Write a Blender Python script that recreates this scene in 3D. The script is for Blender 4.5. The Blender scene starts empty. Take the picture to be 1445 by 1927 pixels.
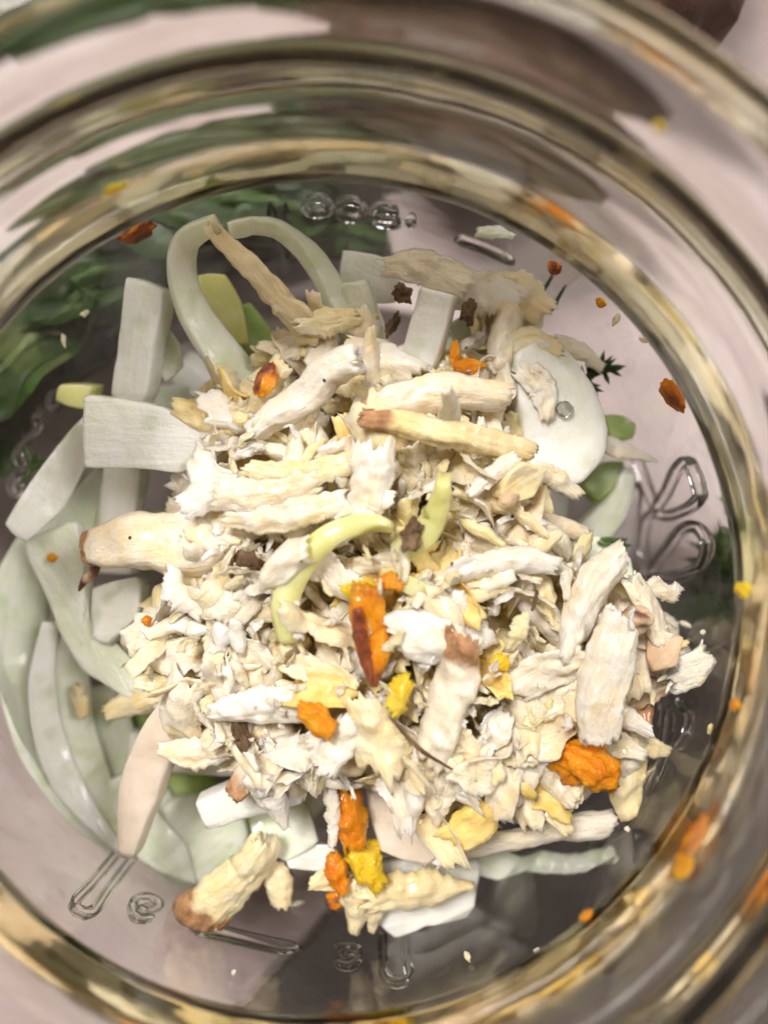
import bpy, math, random
import numpy as np
from mathutils import Vector, Matrix, noise

# ------------------------------------------------------------------ camera, light, exposure
SC = bpy.context.scene
COL = SC.collection
CAM = np.array([0.00261, 0.00215, 0.1219])          # metres, looking down into the jar mouth
TX, TY, F = 0.06317, -0.03748, 1447.0               # tilts, focal length in pixels of the 1445x1927 photograph
RX = np.array([[1, 0, 0], [0, math.cos(TX), -math.sin(TX)], [0, math.sin(TX), math.cos(TX)]])
RY = np.array([[math.cos(TY), 0, math.sin(TY)], [0, 1, 0], [-math.sin(TY), 0, math.cos(TY)]])
ROT = RX @ RY
cd = bpy.data.cameras.new('camera')
cam = bpy.data.objects.new('camera', cd); COL.objects.link(cam)
cam.matrix_world = Matrix.Translation(Vector(CAM)) @ Matrix(ROT.tolist()).to_4x4()
cd.sensor_fit = 'VERTICAL'; cd.sensor_height = 24.0; cd.sensor_width = 18.0
cd.lens = 24.0 * F / 1927.0
cd.clip_start = 0.002; cd.clip_end = 20
cd.dof.use_dof = True; cd.dof.focus_distance = 0.083; cd.dof.aperture_fstop = 6.8
SC.camera = cam

W = bpy.data.worlds.new('World'); SC.world = W; W.use_nodes = True
W.node_tree.nodes['Background'].inputs[0].default_value = (0.86, 0.68, 0.45, 1)
W.node_tree.nodes['Background'].inputs[1].default_value = 0.12

def area(name, loc, target, size, size_y, power, color):
    l = bpy.data.lights.new(name, 'AREA'); l.shape = 'RECTANGLE'; l.size = size; l.size_y = size_y
    l.energy = power; l.color = color
    o = bpy.data.objects.new(name, l); COL.objects.link(o)
    o.location = loc
    o.rotation_euler = (Vector(target) - Vector(loc)).to_track_quat('-Z', 'Y').to_euler()
    return o
area('kitchen_lamp', (-0.30, 0.42, 0.95), (0, 0, 0.03), 0.30, 0.26, 12.5, (1.0, 0.94, 0.91))
area('right_fill_light', (0.62, 0.22, 0.95), (0, 0, 0.03), 0.26, 0.40, 5.6, (1.0, 0.95, 0.95))  # unseen fill lamp, set to brighten the fennel at the left

SC.view_settings.view_transform = 'Standard'; SC.view_settings.look = 'None'
SC.view_settings.exposure = 0.05; SC.view_settings.gamma = 1.0
SC.render.engine = 'CYCLES'
cy = SC.cycles
cy.max_bounces = 15; cy.transmission_bounces = 12; cy.diffuse_bounces = 6; cy.glossy_bounces = 6
cy.transparent_max_bounces = 8
cy.caustics_refractive = True; cy.caustics_reflective = True
cy.sample_clamp_indirect = 8.0; cy.blur_glossy = 0.5
cy.use_denoising = True; cy.use_adaptive_sampling = True; cy.adaptive_threshold = 0.035

# ------------------------------------------------------------------ helpers
def ray(px, py):
    d = ROT @ np.array([(px - 722.5) / F, (963.5 - py) / F, -1.0])
    return d
def at(px, py, zmm):
    d = ray(px, py); t = (zmm / 1000.0 - CAM[2]) / d[2]
    return CAM + d * t
def at_cyl(px, py, r):
    """the pixel's direction met with the jar's round wall of radius r"""
    d = ray(px, py)
    a = d[0] ** 2 + d[1] ** 2; b = 2 * (CAM[0] * d[0] + CAM[1] * d[1]); c = CAM[0] ** 2 + CAM[1] ** 2 - r * r
    t = (-b + math.sqrt(b * b - 4 * a * c)) / (2 * a)
    return CAM + d * t
def mpp(zmm): return (CAM[2] - zmm / 1000.0) / F       # metres per photo pixel at that height

import bmesh
def outward(me):
    bm = bmesh.new(); bm.from_mesh(me); bmesh.ops.recalc_face_normals(bm, faces=bm.faces); bm.to_mesh(me); bm.free()
def mesh_obj(name, V, Fc, mat, parent=None, attrs=None, smooth=True):
    me = bpy.data.meshes.new(name)
    me.from_pydata([tuple(map(float, v)) for v in V], [], Fc)
    if attrs:
        for k, vals in attrs.items():
            a = me.attributes.new(k, 'FLOAT', 'POINT'); a.data.foreach_set('value', np.asarray(vals, 'f'))
    if smooth: me.polygons.foreach_set('use_smooth', [True] * len(me.polygons))
    me.materials.append(mat); outward(me); me.update()
    o = bpy.data.objects.new(name, me); COL.objects.link(o)
    if parent: o.parent = parent
    return o
def tag(o, label, cat=None, group=None, kind=None):
    if label: o['label'] = label
    if cat: o['category'] = cat
    if group: o['group'] = group
    if kind: o['kind'] = kind
    return o
def empty(name, loc=(0, 0, 0)):
    o = bpy.data.objects.new(name, None); o.location = loc; o.empty_display_size = 0.01; COL.objects.link(o); return o
def recentre(o):
    """put the object's origin at its own middle so its texture coordinates are local"""
    me = o.data; n = len(me.vertices); co = np.empty(n * 3, 'f'); me.vertices.foreach_get('co', co)
    co = co.reshape(-1, 3); c = co.mean(0); me.vertices.foreach_set('co', (co - c).ravel()); me.update()
    o.location = Vector(c) + o.location
    return o

def catmull(P, n):
    P = np.asarray(P, float)
    if len(P) == 2: return P[0] + (P[1] - P[0]) * np.linspace(0, 1, n)[:, None]
    Q = np.vstack([2 * P[0] - P[1], P, 2 * P[-1] - P[-2]])
    seg = len(P) - 1; out = []
    L = np.r_[0, np.cumsum(np.linalg.norm(np.diff(P[:, :3], axis=0), axis=1))]; L /= L[-1]
    for u in np.linspace(0, 1, n):
        i = min(int(np.searchsorted(L, u, 'right')) - 1, seg - 1); t = (u - L[i]) / max(L[i + 1] - L[i], 1e-12)
        a, b, c, d = Q[i], Q[i + 1], Q[i + 2], Q[i + 3]
        out.append(0.5 * (2 * b + (c - a) * t + (2 * a - 5 * b + 4 * c - d) * t * t + (3 * b - a - 3 * c + d) * t ** 3))
    return np.array(out)
def frames(C, up=(0, 0, 1)):
    T = np.gradient(C, axis=0); T /= np.linalg.norm(T, axis=1)[:, None] + 1e-15
    S = np.cross(np.asarray(up, float), T); l = np.linalg.norm(S, axis=1)[:, None]
    S = np.where(l < 1e-3, np.array([[1., 0, 0]]), S / (l + 1e-12)); U = np.cross(T, S)
    return T, S, U
def rolled(S, U, a):
    a = np.asarray(a)[:, None]
    return S * np.cos(a) + U * np.sin(a), U * np.cos(a) - S * np.sin(a)
def nz(v, s, o=0): return noise.noise(Vector((v[0] * s + o, v[1] * s + o * 1.7, v[2] * s - o)))
def fb(v, s, o=0): return noise.fractal(Vector((v[0] * s + o, v[1] * s + o * 1.7, v[2] * s - o)), 0.8, 2.1, 4)

def grid_faces(n, m, closed=True):
    f = []
    for i in range(n - 1):
        for j in range(m if closed else m - 1):
            k = (j + 1) % m
            f.append((i * m + j, i * m + k, (i + 1) * m + k, (i + 1) * m + j))
    return f

def path3(pts, z, z1=None):
    """pixels -> points in the pile; z in millimetres above the counter"""
    out = []
    for i, p in enumerate(pts):
        zz = p[2] if len(p) > 2 else (z if z1 is None else z + (z1 - z) * i / (len(pts) - 1))
        out.append(at(p[0], p[1], zz))
    return np.array(out)
def widths(w, n, zc):
    w = np.atleast_1d(np.asarray(w, float))
    if len(w) == 1: w = np.r_[w, w]
    return np.interp(np.linspace(0, 1, n), np.linspace(0, 1, len(w)), w) * mpp(zc)

def rod(name, pts, w, z, z1=None, flat=0.7, ridge=0.10, rough=0.10, seed=0, tip=(0, 0), tiplen=0.16, ragged=0.45, mat=None, n=60, m=44, P=None, roll=0.0, fray=6):
    """a torn stick of root: uneven angular section, lengthwise fibres, broken ends with split fibres"""
    rng = random.Random(seed); C = catmull(path3(pts, z, z1) if P is None else P, n)
    R = widths(w, n, z) / 2
    for q in range(n): C[q] += np.array([nz(C[q], 170, seed), nz(C[q], 170, seed + 5), nz(C[q], 170, seed + 9)]) * R[q] * .42
    T, S, U = frames(C); S, U = rolled(S, U, np.full(n, roll) + np.linspace(0, rng.uniform(-.7, .7), n))
    V = []; tipv = []; fu = []; fv = []; L = np.linspace(0, 1, n)
    ln = np.linalg.norm(np.diff(C, axis=0), axis=1).sum(); asp = ln / (2 * R.mean())
    fac = [(rng.uniform(0, 6.28), rng.uniform(.62, .9)) for _ in range(5)]        # torn flats along the stick
    for i in range(n):
        e = min(1.0, (min(i, n - 1 - i) + 0.9) / 2.0) ** 0.5; u = L[i] * asp
        sw = 1 + .20 * nz((u * .9, 2, seed), 1) + (.06 + rough * .8) * nz((u * 3.0, 6, seed), 1)
        for j in range(m):
            a = 2 * math.pi * j / m; ca, sa = math.cos(a), math.sin(a)
            base = S[i] * ca + U[i] * sa * flat
            q = C[i] + base * R[i]
            r = sw + (.05 + ridge) * 1.5 * nz((ca * 1.2, sa * 1.2, u * .35 + seed), 1)
            for k_, (fa, fd) in enumerate(fac):
                cc = math.cos(a - fa - .5 * nz((u * .8, k_, seed), 1)); lim = fd + .22 * nz((u * 1.3, k_ + 5, seed), 1)
                if cc > .2: r = min(r, lim / cc)
            fib = abs(nz((ca * 4.5, sa * 4.5, u * .45 + seed), 1)) + .6 * abs(nz((ca * 10, sa * 10, u * .8 + seed), 1))
            r += .05 - .15 * fib * (.5 + ridge * 5) + rough * (1.0 * nz(q, 330, seed) + .8 * nz(q, 900, seed + 3) + .4 * nz(q, 2200, seed + 1))
            off = 0.0
            k = nz((ca * 1.6, sa * 1.6, seed), 1) + 1.0 * nz((ca * 5, sa * 5, seed + 2), 1); k2 = nz((ca * 1.6, sa * 1.6, seed + 7.3), 1) + 1.0 * nz((ca * 5, sa * 5, seed + 8), 1)
            if i < 3: off = -ragged * (0.4 + k) * R[i] * (1, .8, .4)[i]
            if i > n - 4: off = ragged * (0.4 + k2) * R[i] * (1, .8, .4)[n - 1 - i]
            V.append(C[i] + base * R[i] * r * e + T[i] * off); fu.append(L[i] * ln + seed * .013); fv.append(a * R[i] * .8 + seed * .0037)
            g = 0.0
            if tip[0]: g = max(g, tip[0] * max(0.0, 1 - L[i] / (tiplen * (1 + .6 * nz(q, 500, seed)))))
            if tip[1]: g = max(g, tip[1] * max(0.0, 1 - (1 - L[i]) / (tiplen * (1 + .6 * nz(q, 500, seed)))))
            tipv.append(g)
    Fc = grid_faces(n, m)
    V.append(C[0] + T[0] * R[0] * .3); V.append(C[-1] - T[-1] * R[-1] * .3); tipv += [tip[0], tip[1]]; fu += [0, 0]; fv += [0, 0]
    k = len(V) - 2
    for j in range(m):
        Fc.append((k, (j + 1) % m, j)); Fc.append((k + 1, (n - 1) * m + j, (n - 1) * m + (j + 1) % m))
    if R.mean() > .0009:
        for f in range(fray):                                   # split fibres at the broken ends
            end = rng.choice((0, 1)); i = 2 if end == 0 else n - 3; a = rng.uniform(0, 6.28); dr = S[i] * math.cos(a) + U[i] * math.sin(a) * flat
            l = R[i] * rng.uniform(.7, 1.3); d = T[i] * (-1 if end == 0 else 1); p0 = C[i] + dr * R[i] * rng.uniform(.3, .75) - d * l * .4
            Cf = catmull([p0, p0 + d * l * .6, p0 + d * l + dr * l * rng.uniform(0, .3)], 9)
            Vf, Ff, a1, a2 = flake_mesh(Cf, np.linspace(R[i] * rng.uniform(.5, .8), R[i] * .12, 9), R[i] * .25, .5, np.full(9, a - math.pi / 2), .3, seed * 31 + f, 9, 5, .3)
            o = len(V); V.extend(Vf); Fc.extend([tuple(x + o for x in q) for q in Ff]); tipv += [tip[end]] * len(Vf); fu += a1; fv += a2
    return recentre(mesh_obj(name, V, Fc, mat or M['root'], attrs={'tip': tipv, 'fu': fu, 'fv': fv}))

def flake_mesh(C, Wd, thick, curl, roll, jag, seed, n, m, wob):
    """returns verts, faces, fibre coordinates along and across"""
    rng = random.Random(seed); T, S, U = frames(C)
    S, U = rolled(S, U, np.asarray(roll, float) * np.ones(n))
    L = np.linspace(0, 1, n); top = []; bot = []; fu = []; fv = []
    ln = np.linalg.norm(np.diff(C, axis=0), axis=1).sum(); asp = ln / (Wd.mean() + 1e-9)
    endA = [.5 + nz((j * .45, 1, seed), 1) + .75 * rng.random() for j in range(m)]; endB = [.5 + nz((j * .45, 5, seed), 1) + .75 * rng.random() for j in range(m)]
    ta, tb = rng.uniform(.75, 1.05), rng.uniform(.75, 1.05); shear = rng.uniform(-.5, .5)
    torn = rng.choice((0, 1))                                    # one side torn and toothed, the other cleaner
    def edge_(u, o, k):
        saw = (u * 3.7 + .8 * nz((u * 2.3, o + 2, seed), 1)) % 1.0
        saw2 = (u * 9.1 + .9 * nz((u * 4.0, o + 7, seed), 1)) % 1.0
        return 1 + jag * (.9 * nz((u * 1.2, o, seed), 1) + .45 * nz((u * 4.2, o + 3, seed), 1) + k * (.55 * saw * max(0, .4 + nz((u * 1.7, o + 5, seed), 1)) + .28 * saw2))
    for i in range(n):
        h = Wd[i] / 2; u = L[i] * asp
        taper = np.interp(L[i], [0, .14, .86, 1], [ta, 1, 1, tb])
        jl = edge_(u, 0, 1.0 if torn else .35); jr = edge_(u, 9, .35 if torn else 1.0)
        for j in range(m):
            v = -1 + 2 * j / (m - 1); e_ = jl if v < 0 else jr
            if abs(curl) > 1e-3:
                a = curl * v * e_; x = math.sin(a) / curl * h * taper; y = (math.cos(a) - 1) / curl * h * taper
            else: x, y = h * taper * e_ * v, 0
            p = C[i] + S[i] * x + U[i] * y
            ext = (-endA[j] if i == 0 else endB[j] if i == n - 1 else -endA[j] * .6 if i == 1 else endB[j] * .6 if i == n - 2 else 0) * h * min(jag * 1.6, .7) + shear * v * h
            fib = nz((v * 6.5, u * .5, seed), 1) + .6 * nz((v * 13, u * .9, seed + 4), 1)
            p = p + T[i] * ext + U[i] * (wob * h * (.75 * nz(p, 280, seed) + .40 * nz(p, 760, seed + 2)) + .22 * h * wob * fib + .25 * wob * h * nz((v * 2.2, u * 1.6, seed + 3), 1))
            edge = max(abs(v), 1 - min(i, n - 1 - i) / 1.5 if min(i, n - 1 - i) < 2 else 0)
            th = thick * (1 - 0.85 * edge ** 3) * (1 + .35 * nz(p, 700, seed))
            top.append(p + U[i] * th / 2); bot.append(p - U[i] * th / 2); fu.append(L[i] * ln + seed * .013); fv.append(v * h + seed * .0037)
    V = top + bot; N = n * m; Fc = []
    for i in range(n - 1):
        for j in range(m - 1):
            a, b, c, d = i * m + j, i * m + j + 1, (i + 1) * m + j + 1, (i + 1) * m + j
            Fc.append((d, c, b, a)); Fc.append((N + a, N + b, N + c, N + d))
    ring = [j for j in range(m)] + [i * m + m - 1 for i in range(1, n)] + [(n - 1) * m + j for j in range(m - 2, -1, -1)] + [i * m for i in range(n - 2, 0, -1)]
    for a, b in zip(ring, ring[1:] + ring[:1]): Fc.append((b, N + b, N + a, a))
    return V, Fc, fu + fu, fv + fv
def flake(name, pts, w, z, z1=None, thick=0.9, curl=0.5, roll=0.0, jag=0.35, seed=0, wob=0.5, mat=None, n=64, m=15, tip=(0, 0), tiplen=.2):
    """a torn, curled shaving of root"""
    n = max(n, 56); m = max(m, 15)
    P = path3(pts, z, z1); C = catmull(P, n); Wd = widths(w, n, z)
    rl = np.linspace(roll[0], roll[1], n) if isinstance(roll, tuple) else np.full(n, roll)
    V, Fc, fu, fv = flake_mesh(C, Wd, thick * .72 / 1000, curl, rl, jag, seed, n, m, wob)
    L = np.repeat(np.linspace(0, 1, n), m); g = np.maximum(tip[0] * np.clip(1 - L / tiplen, 0, 1), tip[1] * np.clip(1 - (1 - L) / tiplen, 0, 1))
    return recentre(mesh_obj(name, V, Fc, mat or M['root'], attrs={'tip': np.r_[g, g], 'fu': fu, 'fv': fv}))

def ribbon(name, pts, w, z, z1=None, thick=2.0, roll=0.0, camber=0.12, seed=0, mat=None, n=40, ridges=0.0, taper=(1, 1)):
    """a knife-cut strip: squared section with softened corners"""
    P = path3(pts, z, z1); C = catmull(P, n); H = widths(w, n, z) / 2; t = thick / 2000.0
    T, S, U = frames(C); rl = np.linspace(roll[0], roll[1], n) if isinstance(roll, tuple) else np.full(n, roll)
    S, U = rolled(S, U, rl)
    sec = [(-1, -.55), (-.97, -.9), (-.88, -1), (-.45, -1), (0, -1), (.45, -1), (.88, -1), (.97, -.9), (1, -.55), (1, .55), (.97, .9), (.88, 1), (.45, 1), (0, 1), (-.45, 1), (-.88, 1), (-.97, .9), (-1, .55)]
    V = []; m = len(sec); L = np.linspace(0, 1, n); ln = np.linalg.norm(np.diff(C, axis=0), axis=1).sum()
    fu = [x * ln + seed * .013 for x in L for _ in sec]; fv = [sc[0] * H[i] + seed * .0037 for i in range(n) for sc in sec]
    for i in range(n):
        k = 1.0
        if i == 0 or i == n - 1: k = 0.93
        k *= np.interp(L[i], [0, .12, .88, 1], [taper[0], 1, 1, taper[1]])
        for (x, y) in sec:
            p = C[i] + S[i] * x * H[i] * k
            wv = 0.10 * t * 2 * fb(p, 260, seed) + .0002 * fb(p, 120, seed + 4)
            rr = ridges * t * math.sin(L[i] * n * 0.9) * (1 if abs(x) < .9 else .4)
            V.append(p + U[i] * ((y * t * (0.85 if i in (0, n - 1) else 1)) - camber * H[i] * x * x + wv + rr * (1 if y > 0 else 0)))
    Fc = grid_faces(n, m)
    Fc.append(tuple(range(m - 1, -1, -1))); Fc.append(tuple((n - 1) * m + j for j in range(m)))
    return recentre(mesh_obj(name, V, Fc, mat or M['fennel'], attrs={'fu': fu, 'fv': fv}))

def slab(name, outline, z, tilt=(0, 0), thick=2.4, seed=0, mat=None, dome=0.0, per=9, wav=0.5):
    """a knife-cut slice: traced outline on its own tilted plane, real thickness, softened rim"""
    c2 = np.mean(np.asarray(outline, float), axis=0); c3 = at(c2[0], c2[1], z)
    nrm = np.array([math.tan(tilt[0]), math.tan(tilt[1]), 1.0]); nrm /= np.linalg.norm(nrm)
    ring = []
    k = len(outline)
    for i in range(k):
        a, b = np.array(outline[i], float), np.array(outline[(i + 1) % k], float)
        pv, nx = np.array(outline[i - 1], float), np.array(outline[(i + 2) % k], float)
        for s in range(per):
            t = s / per
            lin = a + (b - a) * t
            cat = 0.5 * (2 * a + (b - pv) * t + (2 * pv - 5 * a + 4 * b - nx) * t * t + (3 * a - pv - 3 * b + nx) * t ** 3)
            ring.append(lin * .65 + cat * .35)
    pts = []
    for p in ring:
        d = ray(p[0], p[1]); t = np.dot(c3 - CAM, nrm) / np.dot(d, nrm); pts.append(CAM + d * t)
    pts = np.array(pts); cen = pts.mean(0); N = len(pts); h = thick / 2000.0
    size = np.linalg.norm(pts - cen, axis=1).mean()
    prof = [(.34, 1), (.58, 1), (.8, 1), (.92, 1), (.97, .95), (1, .68), (1.0, -.68), (.97, -.95), (.92, -1), (.5, -1)]
    V = []
    for s, y in prof:
        for p in pts:
            q = cen + (p - cen) * s * (1 + .03 * nz(p, 300, seed) + .014 * nz(p, 1300, seed))
            q = q + nrm * (y * h - dome * size * s * s + wav * h * (1.2 * nz(q, 150, seed) + .35 * nz(q, 420, seed)))
            V.append(q)
    Fc = grid_faces(len(prof), N)
    D = np.linalg.svd(np.array(pts) - cen)[2]; fu = [float(np.dot(q, D[0])) + seed * .013 for q in V]; fv = [float(np.dot(q, D[1])) + seed * .0037 for q in V]
    Fc.append(tuple(range(N))); Fc.append(tuple((len(prof) - 1) * N + j for j in range(N - 1, -1, -1)))
    return recentre(mesh_obj(name, V, Fc, mat or M['fennel'], attrs={'fu': fu, 'fv': fv}))

ICO = {}
def ico(sub):
    if sub not in ICO:
        import bmesh
        bm = bmesh.new(); bmesh.ops.create_icosphere(bm, subdivisions=sub, radius=1.0)
        bm.verts.ensure_lookup_table()
        ICO[sub] = (np.array([v.co[:] for v in bm.verts]), [tuple(v.index for v in f.verts) for f in bm.faces]); bm.free()
    return ICO[sub]
def chunk(name, c, r, mat, seed=0, rough=0.3, sub=4, rot=0.0, tip=0.0, fine=0.10):
    """a lumpy crumb: c centre, r three half sizes in metres"""
    B, Fc = ico(sub); r = np.asarray(r, float); V = []; g = []
    ca, sa = math.cos(rot), math.sin(rot)
    for b in B:
        k = 1 + rough * (nz(b, 1.2, seed) + .5 * nz(b, 2.6, seed + 4)) + fine * (.8 * nz(b, 4.5, seed + 2) + .35 * nz(b, 12, seed + 3)) - .10 * max(0, nz(b, 2.0, seed + 6))
        k *= 0.86 + 0.22 * max(abs(b[0]), abs(b[1]), abs(b[2]))          # a little blocky
        p = b * r * k
        V.append(np.array([p[0] * ca - p[1] * sa, p[0] * sa + p[1] * ca, p[2]]))
        g.append(max(0.0, min(1.0, tip * (0.5 + 1.3 * nz(b, 1.2, seed + 8) - .5 * b[0]))))
    o = mesh_obj(name, V, Fc, mat, attrs={'tip': g}); o.location = Vector(c); return o

# ------------------------------------------------------------------ materials
M = {}
class NT:
    def __init__(s, name):
        s.m = bpy.data.materials.new(name); s.m.use_nodes = True; s.t = s.m.node_tree; s.b = s.t.nodes['Principled BSDF']
    def n(s, typ, **k):
        x = s.t.nodes.new(typ)
        for a, v in k.items():
            if a.startswith('i_'): x.inputs[int(a[2:])].default_value = v
            else: setattr(x, a, v)
        return x
    def l(s, a, b): s.t.links.new(a, b)
    def noise(s, scale, detail=4, rough=.55, vec=None, dist=0):
        x = s.n('ShaderNodeTexNoise'); x.inputs['Scale'].default_value = scale; x.inputs['Detail'].default_value = detail
        x.inputs['Roughness'].default_value = rough; x.inputs['Distortion'].default_value = dist
        if vec is not None: s.l(vec, x.inputs['Vector'])
        return x.outputs[0]
    def ramp(s, fac, stops):
        x = s.n('ShaderNodeValToRGB'); e = x.color_ramp.elements
        while len(e) < len(stops): e.new(0.5)
        for q, (p, c) in zip(e, stops): q.position = p; q.color = (*c, 1) if len(c) == 3 else c
        s.l(fac, x.inputs[0]); return x.outputs[0]
    def mix(s, fac, a, b, typ='MIX'):
        x = s.n('ShaderNodeMix', data_type='RGBA', blend_type=typ)
        for sock, v in ((x.inputs[0], fac), (x.inputs[6], a), (x.inputs[7], b)):
            if isinstance(v, (int, float)): sock.default_value = v
            elif isinstance(v, tuple): sock.default_value = (*v, 1)
            else: s.l(v, sock)
        return x.outputs[2]
    def math(s, op, a, b=0.5):
        x = s.n('ShaderNodeMath', operation=op)
        for k, v in ((0, a), (1, b)):
            if isinstance(v, (int, float)): x.inputs[k].default_value = v
            else: s.l(v, x.inputs[k])
        return x.outputs[0]
    def bump(s, h, strength, dist):
        x = s.n('ShaderNodeBump'); x.inputs['Strength'].default_value = strength; x.inputs['Distance'].default_value = dist
        s.l(h, x.inputs['Height']); s.l(x.outputs[0], s.b.inputs['Normal'])
    def coord(s):
        return s.n('ShaderNodeTexCoord').outputs['Object']
    def shifted(s):
        """object coordinates pushed by a random amount for each object, so copies differ"""
        r = s.n('ShaderNodeObjectInfo').outputs['Random']
        v = s.n('ShaderNodeVectorMath', operation='ADD'); s.l(s.coord(), v.inputs[0])
        cb = s.n('ShaderNodeCombineXYZ'); s.l(r, cb.inputs[0]); s.l(r, cb.inputs[2]); s.l(cb.outputs[0], v.inputs[1])
        return v.outputs[0], r

def food(name, cols, tipcol=(.16, .06, .02), spots=None, sss=.55, rad=(1, .95, .85), sscale=.0006, rough=.42, bump=.4, fibre=1400, coat=0.0, patch=None, stain=None, specks=False, veins=.3):
    t = NT(name); v, r = t.shifted()
    c = t.ramp(t.noise(260, 5, .6, v), [(.30, cols[0]), (.52, cols[1]), (.72, cols[2])])
    if len(cols) > 3: c = t.mix(t.ramp(r, [(.55, (0, 0, 0)), (1, (.75, .75, .75))]), c, cols[3])
    if patch: c = t.mix(t.ramp(t.noise(170, 3, .5, v, 1.0), [(.60, (0, 0, 0)), (.72, (.8, .8, .8))]), c, patch)
    if stain: c = t.mix(t.ramp(t.noise(330, 5, .7, v, .5), [(.70, (0, 0, 0)), (.78, (.9, .9, .9))]), c, stain)
    if spots:
        vo = t.n('ShaderNodeTexVoronoi'); vo.inputs['Scale'].default_value = 230; t.l(v, vo.inputs['Vector'])
        c = t.mix(t.ramp(vo.outputs[0], [(.10, (.42, .42, .42)), (.30, (0, 0, 0))]), c, spots)
    cx = t.n('ShaderNodeCombineXYZ'); t.l(t.math('MULTIPLY', t.n('ShaderNodeAttribute', attribute_name='fu').outputs['Fac'], .16), cx.inputs[0]); t.l(t.n('ShaderNodeAttribute', attribute_name='fv').outputs['Fac'], cx.inputs[1])
    streak = t.noise(fibre * 1.5, 5, .65, cx.outputs[0], .3)
    c = t.mix(t.ramp(streak, [(.35, (veins, veins, veins)), (.62, (0, 0, 0))]), c, cols[0])
    if specks:
        vo = t.n('ShaderNodeTexVoronoi'); vo.inputs['Scale'].default_value = 420; t.l(v, vo.inputs['Vector'])
        sp = t.n('ShaderNodeSeparateColor'); t.l(vo.outputs[1], sp.inputs[0])
        c = t.mix(t.math('MULTIPLY', t.math('LESS_THAN', vo.outputs[0], .085), t.math('GREATER_THAN', sp.outputs[0], .88)), c, (.07, .04, .02))
    a = t.n('ShaderNodeAttribute', attribute_name='tip').outputs['Fac']
    tb = t.math('MULTIPLY', a, t.math('ADD', t.noise(700, 4, .7, v), .55))
    c = t.mix(t.ramp(tb, [(.12, (0, 0, 0)), (.45, (1, 1, 1))]), c, t.ramp(t.noise(800, 4, .6, v), [(.35, tipcol), (.65, tuple(min(1, x * 2.0 + .03) for x in tipcol))]))
    t.l(c, t.b.inputs['Base Color'])
    t.b.inputs['Subsurface Weight'].default_value = sss; t.b.inputs['Subsurface Radius'].default_value = rad
    t.b.inputs['Subsurface Scale'].default_value = sscale
    t.b.inputs['Roughness'].default_value = rough; t.b.inputs['IOR'].default_value = 1.38
    t.b.inputs['Coat Weight'].default_value = coat; t.b.inputs['Coat Roughness'].default_value = .10
    h = t.math('ADD', t.math('ADD', t.noise(fibre, 4, .65, v), t.math('MULTIPLY', t.noise(fibre * 3.2, 3, .6, v), .5)), t.math('MULTIPLY', streak, 1.4))
    t.bump(h, bump, .00035)
    M[name] = t.m; return t.m
food('root', specks=True, bump=.6, rough=.34, sss=.7, coat=.45, veins=.4, cols=[(.86, .68, .38), (.92, .83, .66), (.945, .905, .84), (.90, .74, .42)], tipcol=(.30, .16, .07), stain=(.66, .44, .22))
food('root_cream', specks=True, bump=.6, rough=.34, sss=.7, coat=.45, veins=.4, cols=[(.88, .70, .34), (.91, .80, .52), (.93, .86, .68), (.90, .72, .32)], tipcol=(.30, .16, .07), stain=(.60, .38, .14))
food('root_white', specks=True, bump=.6, rough=.34, sss=.7, coat=.45, veins=.4, cols=[(.88, .74, .50), (.935, .89, .80), (.955, .94, .91), (.92, .83, .65)], tipcol=(.30, .16, .07))
food('root_stained', specks=True, bump=.5, rough=.34, sss=.6, coat=.35, cols=[(.86, .54, .10), (.88, .70, .28), (.88, .79, .50)])
food('root_skin', [(.60, .40, .22), (.72, .53, .34), (.80, .67, .50)], tipcol=(.10, .04, .02), sss=.3, stain=(.12, .05, .025))
food('fennel', [(.76, .83, .60), (.89, .92, .80), (.94, .95, .89)], spots=(.48, .58, .24), sss=.5, sscale=.0012, rad=(.95, 1, .85), rough=.25, bump=.55, fibre=520, coat=.6, patch=(.66, .75, .50), veins=.55)
food('fennel_white', [(.85, .86, .74), (.92, .92, .86), (.95, .945, .92)], spots=(.56, .63, .36), sss=.5, sscale=.0012, rad=(1, 1, .9), rough=.25, bump=.55, fibre=520, coat=.55, veins=.5)
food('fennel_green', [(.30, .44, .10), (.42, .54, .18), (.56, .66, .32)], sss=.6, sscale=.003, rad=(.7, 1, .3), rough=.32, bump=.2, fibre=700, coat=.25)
food('fennel_yellow', [(.68, .68, .24), (.76, .75, .34), (.82, .81, .50)], sss=.7, sscale=.003, rad=(1, .95, .4), rough=.28, bump=.2, fibre=700, coat=.35)
food('fennel_beige', [(.72, .60, .47), (.80, .69, .56), (.84, .75, .64)], spots=(.60, .50, .28), sss=.7, sscale=.0028, rough=.32, bump=.2, fibre=700, coat=.2, tipcol=(.34, .18, .09))
food('turmeric', [(.74, .19, .004), (.91, .34, .008), (.97, .52, .03)], tipcol=(.16, .035, .006), sss=.5, sscale=.0014, rad=(1, .5, .1), rough=.34, bump=1.0, fibre=1500, coat=.3)
food('turmeric_yellow', [(.92, .52, .015), (.95, .64, .03), (.93, .74, .16)], tipcol=(.5, .18, .01), sss=.5, sscale=.0014, rad=(1, .7, .15), rough=.34, bump=1.0, fibre=1500, coat=.3)
food('knot', [(.08, .045, .02), (.17, .10, .05), (.34, .22, .12)], sss=0, rough=.6, bump=.8, fibre=1600)
food('herb', [(.012, .030, .006), (.026, .055, .010), (.05, .09, .02)], sss=.2, sscale=.001, rad=(.5, 1, .2), rough=.45, bump=.2)
food('herb_pale', [(.05, .09, .025), (.08, .13, .04), (.13, .19, .07)], sss=.2, sscale=.001, rad=(.5, 1, .2), rough=.45, bump=.2)

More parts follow.
